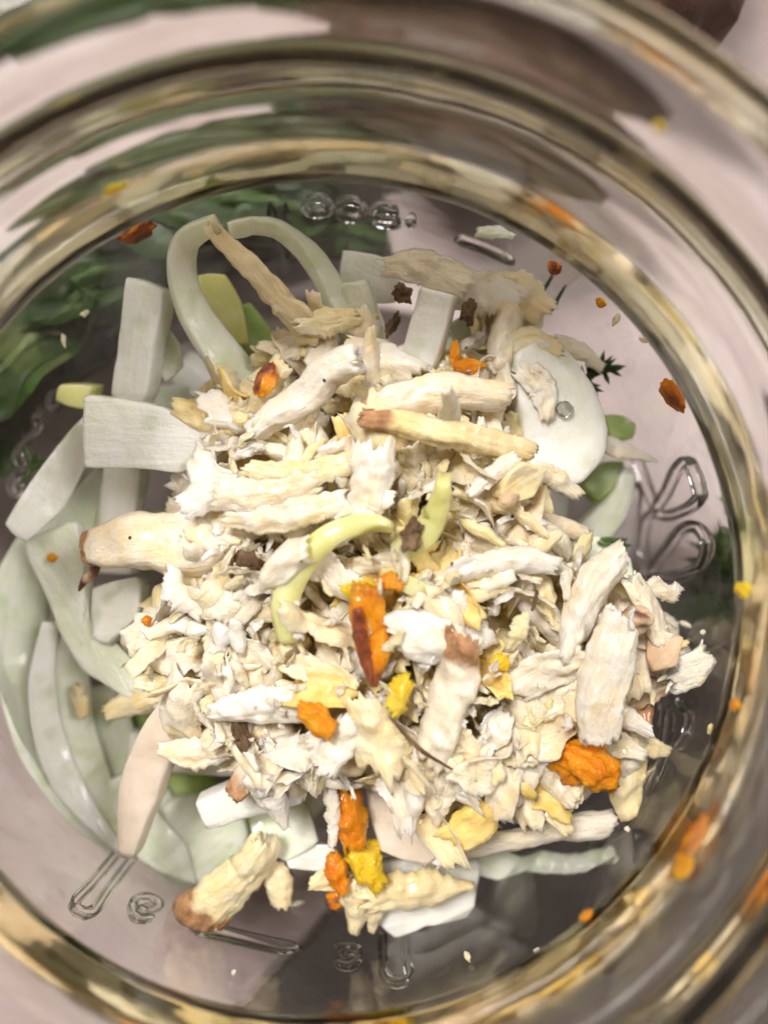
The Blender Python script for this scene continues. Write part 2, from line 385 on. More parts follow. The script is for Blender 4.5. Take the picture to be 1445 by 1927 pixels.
def glass():
    t = NT('jar_glass'); b = t.b
    b.inputs['Base Color'].default_value = (.99, .99, .98, 1); b.inputs['Roughness'].default_value = 0.0
    b.inputs['IOR'].default_value = 1.50; b.inputs['Transmission Weight'].default_value = 1.0
    v = t.coord(); t.bump(t.noise(95, 3, .5, v), .10, .0012)
    va = t.n('ShaderNodeVolumeAbsorption'); va.inputs[0].default_value = (.92, .86, .70, 1); va.inputs[1].default_value = 2.5
    t.l(va.outputs[0], t.t.nodes['Material Output'].inputs['Volume'])
    M['glass'] = t.m
glass()
def neck_glass():
    m = M['glass'].copy(); m.name = 'hazy_neck_glass'; nt = m.node_tree; b = nt.nodes['Principled BSDF']
    b.inputs['Roughness'].default_value = .075
    M['neck'] = m
neck_glass()
def counter_mat():
    t = NT('counter_stone'); v = t.coord()
    c = t.ramp(t.noise(35, 6, .6, v, .6), [(.3, (.37, .29, .275)), (.5, (.49, .40, .38)), (.7, (.58, .50, .48))])
    c = t.mix(t.ramp(t.noise(420, 5, .7, v), [(.58, (0, 0, 0)), (.70, (.7, .7, .7))]), c, (.24, .17, .145))
    vo = t.n('ShaderNodeTexVoronoi'); vo.inputs['Scale'].default_value = 150; t.l(v, vo.inputs['Vector'])
    c = t.mix(t.ramp(vo.outputs[0], [(.06, (.5, .5, .5)), (.14, (0, 0, 0))]), c, (.40, .30, .26))
    t.l(c, t.b.inputs['Base Color']); t.b.inputs['Roughness'].default_value = .38
    t.bump(t.noise(300, 5, .6, v), .15, .0006)
    M['counter'] = t.m
counter_mat()
food('stand_in_brown', [(.055, .030, .020), (.085, .045, .030), (.14, .062, .042)], sss=.1, rough=.5, bump=.6, fibre=500, stain=(.09, .03, .02))  # skin of the lump that stands in for the hand

# ------------------------------------------------------------------ the counter
cnt = mesh_obj('counter', [(-1.2, -1.2, 0), (1.2, -1.2, 0), (1.2, 1.2, 0), (-1.2, 1.2, 0)], [(0, 1, 2, 3)], M['counter'])
tag(cnt, 'pinkish white speckled stone counter under the glass jar', kind='structure')

# ------------------------------------------------------------------ the jar
jar = empty('glass_jar'); tag(jar, 'clear glass preserving jar with embossed leaf and measure marks, holding shredded roots', 'jar')
def smooth_prof(P, n): return catmull(np.array([(r / 1000, 0, z / 1000) for r, z in P]), n)
inner = [(0.02, 4.6), (12, 4.5), (28, 4.3), (36, 4.4), (40.3, 5.6), (43.1, 8.8), (43.9, 13), (44, 22), (44, 30), (44, 36), (44, 41), (43.9, 44.5), (43.1, 47), (41.8, 48.2), (40.6, 48.75), (39.2, 49.2), (38.45, 50), (38.2, 51.2), (38.15, 53.5), (38.1, 56), (38.1, 59), (38.1, 62), (38.2, 64.2), (38.6, 65.6), (39.4, 67), (39.8, 69), (39.9, 71.5), (40.5, 73.6)]
outer = [(41.8, 74.6), (43.7, 74.5), (45.0, 73.6), (45.5, 72.2), (45.55, 70.2), (45.4, 68.4), (44.8, 67.0), (43.9, 66.2), (43.5, 65.4), (43.72, 63.2), (43.96, 60.8), (44.2, 59.4), (43.5, 58.2), (43.25, 56.5), (43.25, 55), (43.49, 53), (43.87, 51), (44.25, 49), (44.59, 47.2), (45.57, 45.8), (47.2, 43.6), (47.6, 41), (47.6, 37), (47.6, 28), (47.6, 16), (47.3, 9), (46.1, 4.6), (43.9, 1.6), (41.1, 0.35), (39.3, 0.35), (37, 1.2), (33, 1.7), (20, 1.9), (0.02, 2)]
pr = np.vstack([smooth_prof(inner, 170), smooth_prof(outer, 300)])
NS = 256; ang = np.linspace(0, 2 * np.pi, NS, endpoint=False)
V = np.stack([pr[:, None, 0] * np.cos(ang), pr[:, None, 0] * np.sin(ang), np.repeat(pr[:, 2:3], NS, 1)], -1).reshape(-1, 3)
Fc = grid_faces(len(pr), NS)
Fc = [tuple(reversed(f)) for f in Fc]
gb = mesh_obj('jar_body', V, Fc, M['glass'], jar)
import bmesh
bm = bmesh.new(); bm.from_mesh(gb.data); bmesh.ops.remove_doubles(bm, verts=bm.verts, dist=3e-5); bmesh.ops.recalc_face_normals(bm, faces=bm.faces); bm.to_mesh(gb.data); bm.free()
gb.data.materials.append(M['neck'])                     # the neck is filmed over where juice was wiped along it
gb.data.polygons.foreach_set('material_index', [1 if p.center.z > .0484 and not (.0484 < p.center.z < .0492 and math.hypot(p.center.x, p.center.y) < .0437) else 0 for p in gb.data.polygons]); gb.data.update()

RO = 0.0476
def emboss(name, pts, w=.85, closed=False, h=1.1, n=None):
    w *= 1.75
    """a raised glass bead that follows the jar's outer wall"""
    if closed: pts = list(pts) + [pts[0]]
    P = np.array([at_cyl(x, y, RO) for x, y in pts]); P[:, 2] = np.clip(P[:, 2], .006, .0405)
    n = n or max(12, 7 * len(pts)); C = catmull(P, n)
    rr = np.hypot(C[:, 0], C[:, 1])[:, None]; C[:, :2] *= RO / rr
    T = np.gradient(C, axis=0); T /= np.linalg.norm(T, axis=1)[:, None]
    Nn = np.c_[C[:, :2] / RO, np.zeros(n)]; S = np.cross(Nn, T); S /= np.linalg.norm(S, axis=1)[:, None]
    V = []; m = 10
    for i in range(n):
        e = 1.0 if closed else min(1.0, .35 + min(i, n - 1 - i) * .3)
        for j in range(m):
            a = 2 * math.pi * j / m
            V.append(C[i] + S[i] * math.cos(a) * w / 2000 * e + Nn[i] * (max(-.00012, math.sin(a) * h / 1000 * e)))
    Fc = grid_faces(n, m)
    Fc.append(tuple(range(m - 1, -1, -1))); Fc.append(tuple((n - 1) * m + j for j in range(m)))
    return mesh_obj(name, V, Fc, M['glass'], jar)
def ell(cx, cy, rx, ry, rot=0, n=12):
    return [(cx + rx * math.cos(t) * math.cos(rot) - ry * math.sin(t) * math.sin(rot), cy + rx * math.cos(t) * math.sin(rot) + ry * math.sin(t) * math.cos(rot)) for t in np.linspace(0, 2 * math.pi, n, endpoint=False)]
# leaf emblem
emboss('leaf_stem', [(1216, 843), (1238, 900), (1256, 946), (1258, 958), (1241, 978), (1233, 1019), (1238, 1061), (1248, 1086)], 1.0, h=1.5)
emboss('embossed_leaf', [(1258, 955), (1280, 920), (1296, 883), (1318, 860), (1330, 880), (1340, 913), (1342, 933), (1321, 953), (1288, 964), (1262, 960)], 1.0, h=1.5)
emboss('embossed_leaf', [(1250, 1076), (1280, 1033), (1306, 999), (1333, 986), (1352, 1003), (1357, 1028), (1349, 1058), (1329, 1076), (1288, 1087), (1254, 1082)], 1.0, h=1.5)
emboss('frame_line', [(1228, 900), (1224, 960), (1218, 1030), (1210, 1095)], 1.4)
emboss('frame_line', [(1130, 1615), (1200, 1572), (1250, 1500), (1278, 1425), (1290, 1340)], 1.2)
emboss('embossed_leaf', [(1300, 1330), (1322, 1350), (1318, 1395), (1296, 1425)], .8)
emboss('embossed_leaf', [(1265, 1300), (1275, 1350), (1268, 1390)], .8)
emboss('leaf_stem', [(1195, 1442), (1235, 1432), (1262, 1415)], .8)
# volume figures 1500 seen through the wall
emboss('embossed_numeral', ell(597, 359, 23, 15), .8, True)
emboss('embossed_numeral', ell(662, 366, 26, 17, .12), .8, True)
emboss('embossed_numeral', [(757, 370), (728, 366), (712, 373), (722, 381), (744, 383), (752, 391), (735, 396), (706, 388)], .8)
emboss('embossed_numeral', [(781, 378), (776, 397)], .9)
emboss('frame_line', [(503, 350), (512, 405), (521, 460), (531, 520)], .8)
emboss('frame_line', [(533, 350), (540, 410), (546, 470)], .5)
emboss('frame_line', [(865, 420), (915, 436), (985, 468)], 1.4)
# measure marks
emboss('measure_line', [(210, 1620), (157, 1684), (120, 1725), (134, 1741), (158, 1741), (190, 1695), (238, 1632)], .8)
emboss('measure_line', [(337, 1768), (445, 1796), (565, 1820)], 1.7)
emboss('measure_line', [(724, 1772), (726, 1830), (728, 1868), (752, 1880), (775, 1868), (771, 1830), (768, 1775)], .8)
emboss('embossed_numeral', [(274, 1756), (246, 1755), (231, 1739), (237, 1722), (262, 1715), (283, 1724), (283, 1737), (262, 1743), (244, 1734), (249, 1726), (266, 1726)], .6)
emboss('embossed_numeral', [(630, 1812), (665, 1812), (673, 1823), (650, 1829), (676, 1838), (657, 1848), (630, 1842)], .7)
emboss('embossed_numeral', [(612, 1728), (650, 1736)], .8)
emboss('embossed_numeral', [(60, 765), (45, 780), (52, 794), (31, 816), (10, 843), (8, 862), (20, 866), (27, 845)], .7)
emboss('embossed_numeral', ell(4, 908, 8, 20), .6, True)
emboss('embossed_numeral', ell(82, 740, 9, 18, .4), .6, True)

# ------------------------------------------------------------------ things outside the jar
def frond(name, base, tip, nb, spread, seed, label, mat='herb', group=None, leaf=.011):
    rng = random.Random(seed); root = empty(name, base); tag(root, label, 'herb', group)
    b = np.zeros(3); e = np.array(tip) - np.array(base); mid = e * .5 + np.array([0, 0, .008])
    C = catmull([b, mid, e], 24); V = []; Fc = []
    def tube(C, r0, r1):
        T, S, U = frames(C); o = len(V); n = len(C)
        for i in range(n):
            r = r0 + (r1 - r0) * i / (n - 1)
            for j in range(5):
                a = 2 * math.pi * j / 5; V.append(C[i] + (S[i] * math.cos(a) + U[i] * math.sin(a)) * r)
        Fc.extend([tuple(x + o for x in f) for f in grid_faces(n, 5)])
    tube(C, .0016, .0007); mesh_obj('stem', V, Fc, M['herb_pale'], root)
    V = []; Fc = []
    for k in range(nb):
        t = .12 + .86 * k / nb; p = C[int(t * 23)]; L = spread * (1.1 - .6 * t) * rng.uniform(.7, 1.2)
        d = np.array([rng.gauss(0, 1), rng.gauss(0, 1), rng.gauss(.15, .5)]); d = d / np.linalg.norm(d) + .5 * e / np.linalg.norm(e); d /= np.linalg.norm(d)
        B = catmull([p, p + d * L * .55 + np.array([0, 0, .002]), p + d * L - np.array([0, 0, .003])], 8); tube(B, .0006, .0003)
        for q in range(26):
            pb = B[rng.randrange(1, 8)]; dd = d + np.array([rng.gauss(0, .8) for _ in range(3)]); dd /= np.linalg.norm(dd)
            l = leaf * rng.uniform(.5, 1.2); s = np.cross(dd, (0, .3, 1)); s /= np.linalg.norm(s) + 1e-9; s *= .0013
            u = np.cross(dd, s); u = u / np.linalg.norm(u) * .0004; o = len(V)
            V.extend([pb - s, pb + s, pb + dd * l, pb + u]); Fc.extend([(o, o + 1, o + 2), (o, o + 2, o + 3), (o + 1, o + 3, o + 2), (o, o + 3, o + 1)])
    V = [v if v[2] + base[2] > .0006 else np.array([v[0], v[1], .0006 - base[2]]) for v in V]
    bx, by = base[0], base[1]
    for q in range(len(V)):                                    # leaflets rest against the jar, not in it
        rr = math.hypot(V[q][0] + bx, V[q][1] + by)
        if rr < .0492: k = .0492 / rr; V[q] = np.array([(V[q][0] + bx) * k - bx, (V[q][1] + by) * k - by, V[q][2]])
    mesh_obj('leaflets', V, Fc, M[mat], root); return root
def leafy(base, yaw, pitch, L, Wd, seed, label, group):
    """one broad green leaf: cupped blade with raised midrib and veins"""
    root = empty('green_leaf', base); root.rotation_euler = (0, 0, yaw); tag(root, label, 'leaf', group)
    n, m = 22, 13; T = []; B = []
    for i in range(n):
        u = i / (n - 1); w = Wd * (math.sin(math.pi * min(1, u * .93 + .07)) ** .7) * (1 + .14 * nz((u * 6, 0, seed), 1))
        for j in range(m):
            v = -1 + 2 * j / (m - 1)
            zz = L * (pitch * u - .5 * pitch * u * u) + .22 * w * v * v + .004 * nz((u * 3, v * 2, seed), 1) - .0006 * abs(math.sin(9 * (u + .35 * abs(v)) * 1.6)) * (1 - abs(v))
            p = np.array([u * L, v * w * .5, max(zz, .0008 - base[2])]); T.append(p); B.append(p - np.array([0, 0, .0005]))
    N = n * m; Fc = []
    for i in range(n - 1):
        for j in range(m - 1):
            a, b, c, d = i * m + j, i * m + j + 1, (i + 1) * m + j + 1, (i + 1) * m + j
            Fc.append((a, d, c, b)); Fc.append((N + b, N + c, N + d, N + a))
    cy_, sy_ = math.cos(yaw), math.sin(yaw)
    for lst in (T, B):
        for q in range(len(lst)):                              # leaves rest against the jar, not in it
            x, y, zz = lst[q]; wx, wy = base[0] + x * cy_ - y * sy_, base[1] + x * sy_ + y * cy_; rr = math.hypot(wx, wy)
            if rr < .0492:
                wx, wy = wx * .0492 / rr - base[0], wy * .0492 / rr - base[1]; lst[q] = np.array([wx * cy_ + wy * sy_, -wx * sy_ + wy * cy_, zz + (.0492 - rr) * .6])
    mesh_obj('blade', T + B, Fc, M['herb'], root)
    mid = np.array([T[i * m + m // 2] for i in range(n)]) + np.array([0, 0, .0003]); Tt, S, U = frames(mid)
    V = [mid[i] + (S[i] * math.cos(a) + U[i] * math.sin(a)) * .0011 * (1.05 - i / n) for i in range(n) for a in np.linspace(0, 2 * math.pi, 6, endpoint=False)]
    mesh_obj('midrib', V, grid_faces(n, 6), M['herb_pale'], root)
FRG = random.Random(9)
for i in range(22):
    ring = 0 if i < 12 else 1 if i < 18 else 2
    r0 = (.0555, .070, .088)[ring]; a0 = math.radians((82 + 6.6 * i, 80 + 6 * (i - 12), 78 + 5 * (i - 18))[ring] + FRG.uniform(-4, 4))
    leafy((r0 * math.cos(a0), r0 * math.sin(a0), .002 + .0045 * (i % 4)), a0 + FRG.uniform(1.35, 1.75), FRG.uniform(.1, .55), FRG.uniform(.026, .036), FRG.uniform(.016, .024) * (.8 if ring == 0 else 1), i, 'broad dark green leaf heaped on the counter behind the jar', 'green leaves heaped behind the jar')
frond('fennel_frond', (.062, -.006, .004), (.060, .012, .008), 7, .006, 60, 'single small green herb sprig on the counter beside the embossed leaf', leaf=.006)

def shade_sheet():  # dark sheet added where the counter lies in shade
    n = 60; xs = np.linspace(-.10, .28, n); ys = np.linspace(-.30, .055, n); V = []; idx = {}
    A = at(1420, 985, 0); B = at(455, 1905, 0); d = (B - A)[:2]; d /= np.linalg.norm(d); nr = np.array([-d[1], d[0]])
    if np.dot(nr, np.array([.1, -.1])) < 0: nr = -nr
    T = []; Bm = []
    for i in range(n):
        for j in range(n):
            u = i / (n - 1) * .40 - .16; v = (j / (n - 1)) ** 1.5 * .26          # along the sheet edge, away from it
            sheet_edge = .002 * nz((u * 60, 0, 3), 1)
            p = A[:2] * .5 + B[:2] * .5 + d * u + nr * (v + sheet_edge)
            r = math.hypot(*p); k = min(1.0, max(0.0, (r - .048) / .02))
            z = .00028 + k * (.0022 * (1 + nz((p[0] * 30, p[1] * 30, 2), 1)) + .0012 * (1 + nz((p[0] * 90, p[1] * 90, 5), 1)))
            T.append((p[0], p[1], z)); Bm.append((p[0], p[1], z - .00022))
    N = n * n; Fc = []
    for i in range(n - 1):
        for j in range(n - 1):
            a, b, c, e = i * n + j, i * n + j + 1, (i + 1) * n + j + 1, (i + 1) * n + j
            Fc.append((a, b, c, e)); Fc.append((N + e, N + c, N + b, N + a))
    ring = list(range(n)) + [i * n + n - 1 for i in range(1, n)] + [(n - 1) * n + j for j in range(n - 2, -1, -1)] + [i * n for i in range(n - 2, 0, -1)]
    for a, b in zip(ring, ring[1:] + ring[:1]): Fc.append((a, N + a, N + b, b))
    o = mesh_obj('counter_shade_sheet', T + Bm, Fc, M['shade_sheet']); tag(o, 'dark grey brown sheet standing for shade on the counter under the jar', 'shade_sheet')
t = NT('shade_sheet'); v = t.coord()
t.l(t.ramp(t.noise(60, 4, .6, v), [(.3, (.055, .045, .040)), (.7, (.10, .083, .074))]), t.b.inputs['Base Color']); t.b.inputs['Roughness'].default_value = .85  # shade put into the sheet's own colour
t.bump(t.noise(1500, 2, .5, v), .5, .0004); M['shade_sheet'] = t.m
shade_sheet()

def hand_stand_in():  # brown lump added in place of the hand behind the jar
    B, Fc = ico(5); V = []
    for b in B:
        k = 1 + .10 * fb(b, 1.6, 3) + .02 * fb(b, 7, 5)
        t = b[1]
        V.append(np.array([b[0] * .030 * (1 - .25 * t), b[1] * .055, b[2] * .026 * (1 - .2 * t)]) * k + np.array([.004 * t * t, 0, 0]))
    o = mesh_obj('hand_stand_in', V, Fc, M['stand_in_brown'], attrs={'tip': [0] * len(V)})
    o.location = (.030, .112, .0275); o.rotation_euler = (0, 0, -.22)
    tag(o, 'dark reddish brown lump standing in for a hand behind the jar rim', 'hand stand-in')
hand_stand_in()

# ------------------------------------------------------------------ fennel in the jar
def fen(kind, label, *a, **k):
    o = kind('fennel_slice', *a, **k); return tag(o, label, 'fennel', 'cut fennel pieces in the jar')
# hidden bed of slices under the pile
rng = random.Random(5)
for i in range(46):
    rad = 30 * math.sqrt(rng.random()); an = rng.uniform(0, 6.28); z = rng.uniform(7.5, 25) - max(0, rad - 22) * .35
    cx, cy = rad * math.cos(an) / 1000, rad * math.sin(an) / 1000
    if (cx > .006 and cy < -.016): continue
    L = rng.uniform(.006, .011); w = rng.uniform(4, 7.5); d = rng.uniform(0, 3.14); bow = rng.uniform(-.25, .25)
    dv = np.array([math.cos(d), math.sin(d), rng.uniform(-.2, .2)]); pv = np.array([-dv[1], dv[0], 0])
    c = np.array([cx, cy, z / 1000]); P = [c - dv * L, c + pv * L * bow, c + dv * L]
    C = P; nn = 24
    # project back to pixels is not needed: build straight from points
    sv = path3
    path3 = lambda pts, z, z1=None, P=P: np.array(P)
    o = ribbon('fennel_slice', [(0, 0)] * 3, w / mpp(z) / 1000, z, thick=rng.uniform(1.6, 2.6), roll=rng.uniform(-.5, .5), camber=rng.uniform(0, .25), seed=i, n=nn, mat=M[rng.choice(['fennel', 'fennel', 'fennel_white', 'fennel_green'])])
    path3 = sv
    tag(o, 'pale cut fennel strip lying in the bed beneath the grated pile', 'fennel', 'fennel strips bedded under the pile')

fen(ribbon, 'long pale green fennel crescent pressed along the left jar wall', [(75, 1010), (38, 1120), (28, 1250), (60, 1400), (135, 1530), (212, 1618)], [70, 110, 120, 110, 90, 50], 19, 17, thick=2.4, roll=-.35, camber=.15, seed=1, ridges=.12)
fen(ribbon, 'translucent green fennel crescent beside the longer wall crescent', [(150, 1190), (128, 1290), (140, 1400), (190, 1530), (260, 1610)], [60, 85, 90, 85, 50], 21, 18, thick=2.2, roll=-.25, camber=.1, seed=2, ridges=.10)
fen(ribbon, 'green tinged fennel crescent curving under the beige strip', [(195, 1290), (200, 1390), (250, 1500), (330, 1590), (400, 1650)], [80, 110, 120, 110, 60], 17, 15, thick=2.2, roll=-.2, seed=3, mat=M['fennel'], ridges=.1)
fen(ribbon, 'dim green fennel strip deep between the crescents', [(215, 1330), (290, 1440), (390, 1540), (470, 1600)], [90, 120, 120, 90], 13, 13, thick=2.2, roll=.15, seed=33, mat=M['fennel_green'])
fen(ribbon, 'narrow glassy fennel arc laid over the wall crescents', [(96, 1170), (80, 1290), (102, 1415), (160, 1530), (236, 1616)], [30, 48, 54, 50, 26], 23, 20, thick=1.2, roll=-.3, camber=.1, seed=41, mat=M['fennel_white'], ridges=.15)
fen(ribbon, 'thin whitish fennel arc beside the rounded low slice', [(225, 1460), (262, 1545), (318, 1620), (352, 1690)], [40, 70, 80, 50], 20, 17, thick=1.4, roll=-.2, camber=.1, seed=42, ridges=.15)
fen(slab, 'broad rounded fennel slice lying low by the embossed spiral mark', [(255, 1560), (330, 1500), (430, 1490), (470, 1570), (440, 1640), (352, 1706), (285, 1680)], 16, tilt=(.1, .12), seed=4, dome=.12)
fen(slab, 'long flat fennel slab with green flecks and an orange speck', [(50, 1020), (105, 998), (152, 984), (166, 1080), (178, 1170), (230, 1215), (300, 1290), (310, 1330), (255, 1318), (165, 1265), (120, 1190), (85, 1110)], 25.5, tilt=(-.18, .05), seed=5, thick=2.2)
fen(slab, 'shiny ridged fennel wedge leaning on the left jar wall', [(12, 985), (60, 905), (110, 838), (166, 778), (168, 868), (118, 962), (52, 1018)], 26, tilt=(.35, -.1), seed=6, mat=M['fennel_white'], thick=2.6)
fen(slab, 'flat dull green fennel slab behind the shiny ridged wedge', [(60, 1010), (120, 960), (190, 880), (215, 960), (200, 1080), (120, 1100)], 20, tilt=(-.1, .1), seed=7)
fen(ribbon, 'upright white fennel strip running beneath the brown tipped root', [(240, 862), (226, 960), (222, 1080)], [80, 72, 70], 24, 23, thick=2.4, roll=.25, seed=8, mat=M['fennel_white'])
fen(slab, 'squarish white fennel piece below the brown tipped root', [(180, 1108), (262, 1088), (276, 1100), (268, 1160), (210, 1212), (184, 1200)], 27, tilt=(-.25, .15), seed=9, mat=M['fennel_white'])
fen(slab, 'large grey white fennel wedge with a square cut end', [(163, 745), (240, 752), (318, 768), (380, 796), (440, 832), (395, 870), (345, 888), (290, 882), (225, 880), (180, 880), (164, 872)], 35, tilt=(-.12, -.22), seed=10, mat=M['fennel_white'], thick=3.0, dome=.05)
fen(slab, 'tall white fennel block standing behind the square wedge', [(252, 524), (318, 550), (306, 640), (292, 740), (262, 776), (222, 742), (236, 640)], 31, tilt=(-.28, -.3), seed=11, mat=M['fennel_white'], thick=3.2)
fen(slab, 'small pale fennel tip beside the tall white block', [(318, 620), (340, 650), (345, 690), (312, 720), (300, 690)], 28, tilt=(.2, -.2), seed=12)
fen(slab, 'bright yellow green fennel end at the jar wall', [(128, 722), (182, 726), (168, 768), (118, 752)], 25, tilt=(-.2, -.3), seed=13, mat=M['fennel_yellow'], thick=3.2)
fen(ribbon, 'thin pale fennel hoop arching up from the pile', [(478, 752), (430, 680), (372, 598), (345, 520), (352, 455), (410, 418)], [95, 78, 66, 54, 46, 26], 31, 42, thick=1.4, roll=(.35, .75), camber=.1, seed=14)
fen(ribbon, 'slender fennel arc bowing over toward the fennel panel', [(432, 432), (490, 425), (552, 452), (605, 510), (655, 600), (690, 660)], [18, 24, 38, 52, 66, 70], 41, 33, thick=1.8, roll=(-.9, -.35), camber=.05, seed=15)
fen(ribbon, 'pale fennel panel standing between the arc and white bar', [(668, 530), (680, 600), (700, 680)], [50, 76, 86], 36, 33, thick=2.0, roll=.3, seed=16)
fen(slab, 'cloudy white fennel slab at the far edge of the pile', [(645, 472), (705, 480), (758, 500), (745, 568), (690, 570), (640, 545)], 31, tilt=(.1, -.35), seed=17, mat=M['fennel_white'])
fen(ribbon, 'straight white fennel bar standing among brown knots', [(826, 548), (802, 640), (772, 728)], [70, 74, 68], 39, 35, thick=3.0, roll=.25, camber=.05, seed=18, mat=M['fennel_white'])
fen(slab, 'green tinted fennel slab behind the white bar', [(842, 610), (900, 585), (960, 640), (930, 720), (880, 690)], 30, tilt=(0, -.2), seed=19)
fen(slab, 'broad rounded white fennel slab with a droplet', [(965, 668), (1005, 640), (1052, 652), (1092, 700), (1122, 760), (1138, 812), (1126, 868), (1090, 908), (1045, 922), (1002, 900), (985, 830), (970, 750)], 35, tilt=(.22, -.06), seed=20, mat=M['fennel_white'], thick=2.8, dome=.08)
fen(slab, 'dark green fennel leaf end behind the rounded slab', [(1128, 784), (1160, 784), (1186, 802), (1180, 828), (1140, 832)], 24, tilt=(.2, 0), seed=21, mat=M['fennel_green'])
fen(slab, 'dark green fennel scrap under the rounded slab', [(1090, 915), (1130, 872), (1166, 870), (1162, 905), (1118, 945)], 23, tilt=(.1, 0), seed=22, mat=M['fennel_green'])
fen(ribbon, 'translucent green fennel strip by the embossed leaf', [(1178, 880), (1160, 950), (1110, 1010)], [26, 60, 80], 24, 22, thick=2.0, roll=-.4, seed=23)
fen(slab, 'milky green fennel slab beneath the stubby white rods', [(1055, 1030), (1120, 1010), (1180, 1050), (1190, 1120), (1120, 1120), (1060, 1090)], 27, tilt=(.15, 0), seed=24)
fen(ribbon, 'curved beige fennel strip tapering to a brown edge', [(520, 1215), (400, 1288), (312, 1380), (268, 1480), (244, 1604)], [70, 88, 84, 84, 34], 35, 27, thick=2.6, roll=(.1, .25), camber=.1, seed=25, mat=M['fennel_beige'])
fen(ribbon, 'pale fennel bar under the drooping white cone', [(382, 1528), (460, 1500), (560, 1468)], [58, 70, 74], 30, 31, thick=2.8, roll=.2, seed=26, mat=M['fennel_white'])
fen(slab, 'large square fennel slab under the yellow stained clump', [(700, 1622), (800, 1610), (898, 1612), (893, 1680), (884, 1738), (800, 1738), (748, 1768), (705, 1725)], 24, tilt=(.08, .12), seed=27, mat=M['fennel_white'])
fen(slab, 'short white fennel block beside the orange stub', [(536, 1592), (625, 1588), (640, 1640), (545, 1632)], 25, tilt=(0, .25), seed=28, mat=M['fennel_white'])
fen(ribbon, 'thin ribbed fennel strip reaching toward the jar wall', [(890, 1608), (985, 1640), (1090, 1650), (1176, 1624)], [66, 46, 36, 24], 21, 17, thick=1.6, roll=-.35, seed=29, ridges=.2)
fen(slab, 'tan shaded fennel slab at the foot of the pile', [(690, 1490), (770, 1470), (850, 1490), (868, 1560), (800, 1625), (715, 1600)], 30, tilt=(.1, .2), seed=30, mat=M['fennel_beige'])
fen(slab, 'dim pale fennel slab under the fallen white rod', [(920, 1450), (1010, 1440), (1080, 1500), (1010, 1550), (930, 1540)], 26, tilt=(0, .2), seed=31)
fen(slab, 'pale fennel slab below the beige strip', [(470, 1500), (570, 1500), (600, 1580), (540, 1620), (480, 1580)], 25, tilt=(0, .2), seed=32)
fen(slab, 'yellow green fennel heart inside the hoop', [(375, 520), (425, 518), (455, 570), (470, 650), (420, 640), (380, 580)], 29, tilt=(.1, -.2), seed=34, mat=M['fennel_yellow'])
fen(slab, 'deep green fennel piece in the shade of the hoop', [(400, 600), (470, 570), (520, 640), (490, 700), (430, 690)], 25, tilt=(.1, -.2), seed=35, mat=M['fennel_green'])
fen(ribbon, 'curled yellow green fennel heart strip on top of the pile', [(738, 992), (692, 984), (622, 1008), (568, 1062), (538, 1130), (545, 1205)], [14, 42, 50, 54, 54, 44], 46.5, 43, thick=2.4, roll=(.2, -.35), camber=.35, seed=36, mat=M['fennel_yellow'])
fen(ribbon, 'glossy yellow fennel shoot pointing up beside the brown knot', [(836, 898), (826, 950), (800, 1000), (752, 1042)], [26, 44, 60, 54], 48, 43, thick=3.0, roll=.1, camber=.4, seed=37, mat=M['fennel_yellow'])
fen(slab, 'torn yellow leaf scrap below the glossy shoot', [(728, 1072), (770, 1082), (812, 1102), (838, 1128), (822, 1146), (775, 1122), (736, 1100)], 44.5, tilt=(-.1, -.1), seed=38, mat=M['fennel_yellow'], thick=.9)

# ------------------------------------------------------------------ horseradish, the larger pieces
def rad_(kind, label, *a, tailpart=None, **k):
    o = kind('horseradish_piece', *a, **k); return tag(o, label, 'horseradish', 'larger horseradish pieces in the pile')
def H(label, kind, mat, pts, w, z, z1=None, **k):
    return rad_(kind, label, pts, w, z, z1, mat=M[mat], **k)
r1 = H('thick ribbed root stub with a brown cut end', rod, 'root', [(162, 1034), (235, 1020), (335, 1015), (430, 1010)], [74, 104, 128, 130], 34, 39, ridge=.08, rough=.06, tip=(1.3, 0), tiplen=.10, seed=101, ragged=.12, flat=.8, n=44, m=30)
tl = rod('root_hair', [(182, 1056), (172, 1080), (158, 1092), (149, 1112)], [22, 24, 18, 6], 34, 32, mat=M['root_skin'], seed=102, n=16, m=10, tip=(1, 1), tiplen=.5); tl.location -= r1.location; tl.parent = r1
H('smooth white root spur pointing up to the fennel panel', rod, 'root_white', [(470, 815), (545, 755), (610, 712), (672, 690)], [44, 66, 74, 66], 39, 44, ridge=.05, rough=.06, seed=103)
H('rough beige root stick propped beside the fennel hoop', rod, 'root', [(398, 420), (450, 482), (520, 552), (592, 632)], [40, 52, 64, 78], 44, 37, ridge=.10, rough=.14, seed=104)
H('broad pinkish white root shaving across the pile top', flake, 'root', [(672, 785), (755, 752), (850, 738), (945, 745)], [52, 84, 88, 60], 42, 42, curl=.9, roll=.15, seed=105, thick=1.6, wob=.25, tip=(.6, 0), m=13, n=34)
H('long yellowish root stick with a split brown end', rod, 'root_cream', [(682, 788), (765, 802), (850, 818), (935, 830), (1005, 850)], [40, 56, 64, 62, 44], 46, 43, ridge=.10, rough=.12, tip=(1.0, .2), tiplen=.2, seed=106)
H('upright grey white flake above the long yellowish stick', flake, 'root_white', [(842, 815), (846, 775), (842, 735)], [44, 42, 24], 43, 50, thick=.8, curl=.3, roll=.2, seed=107)
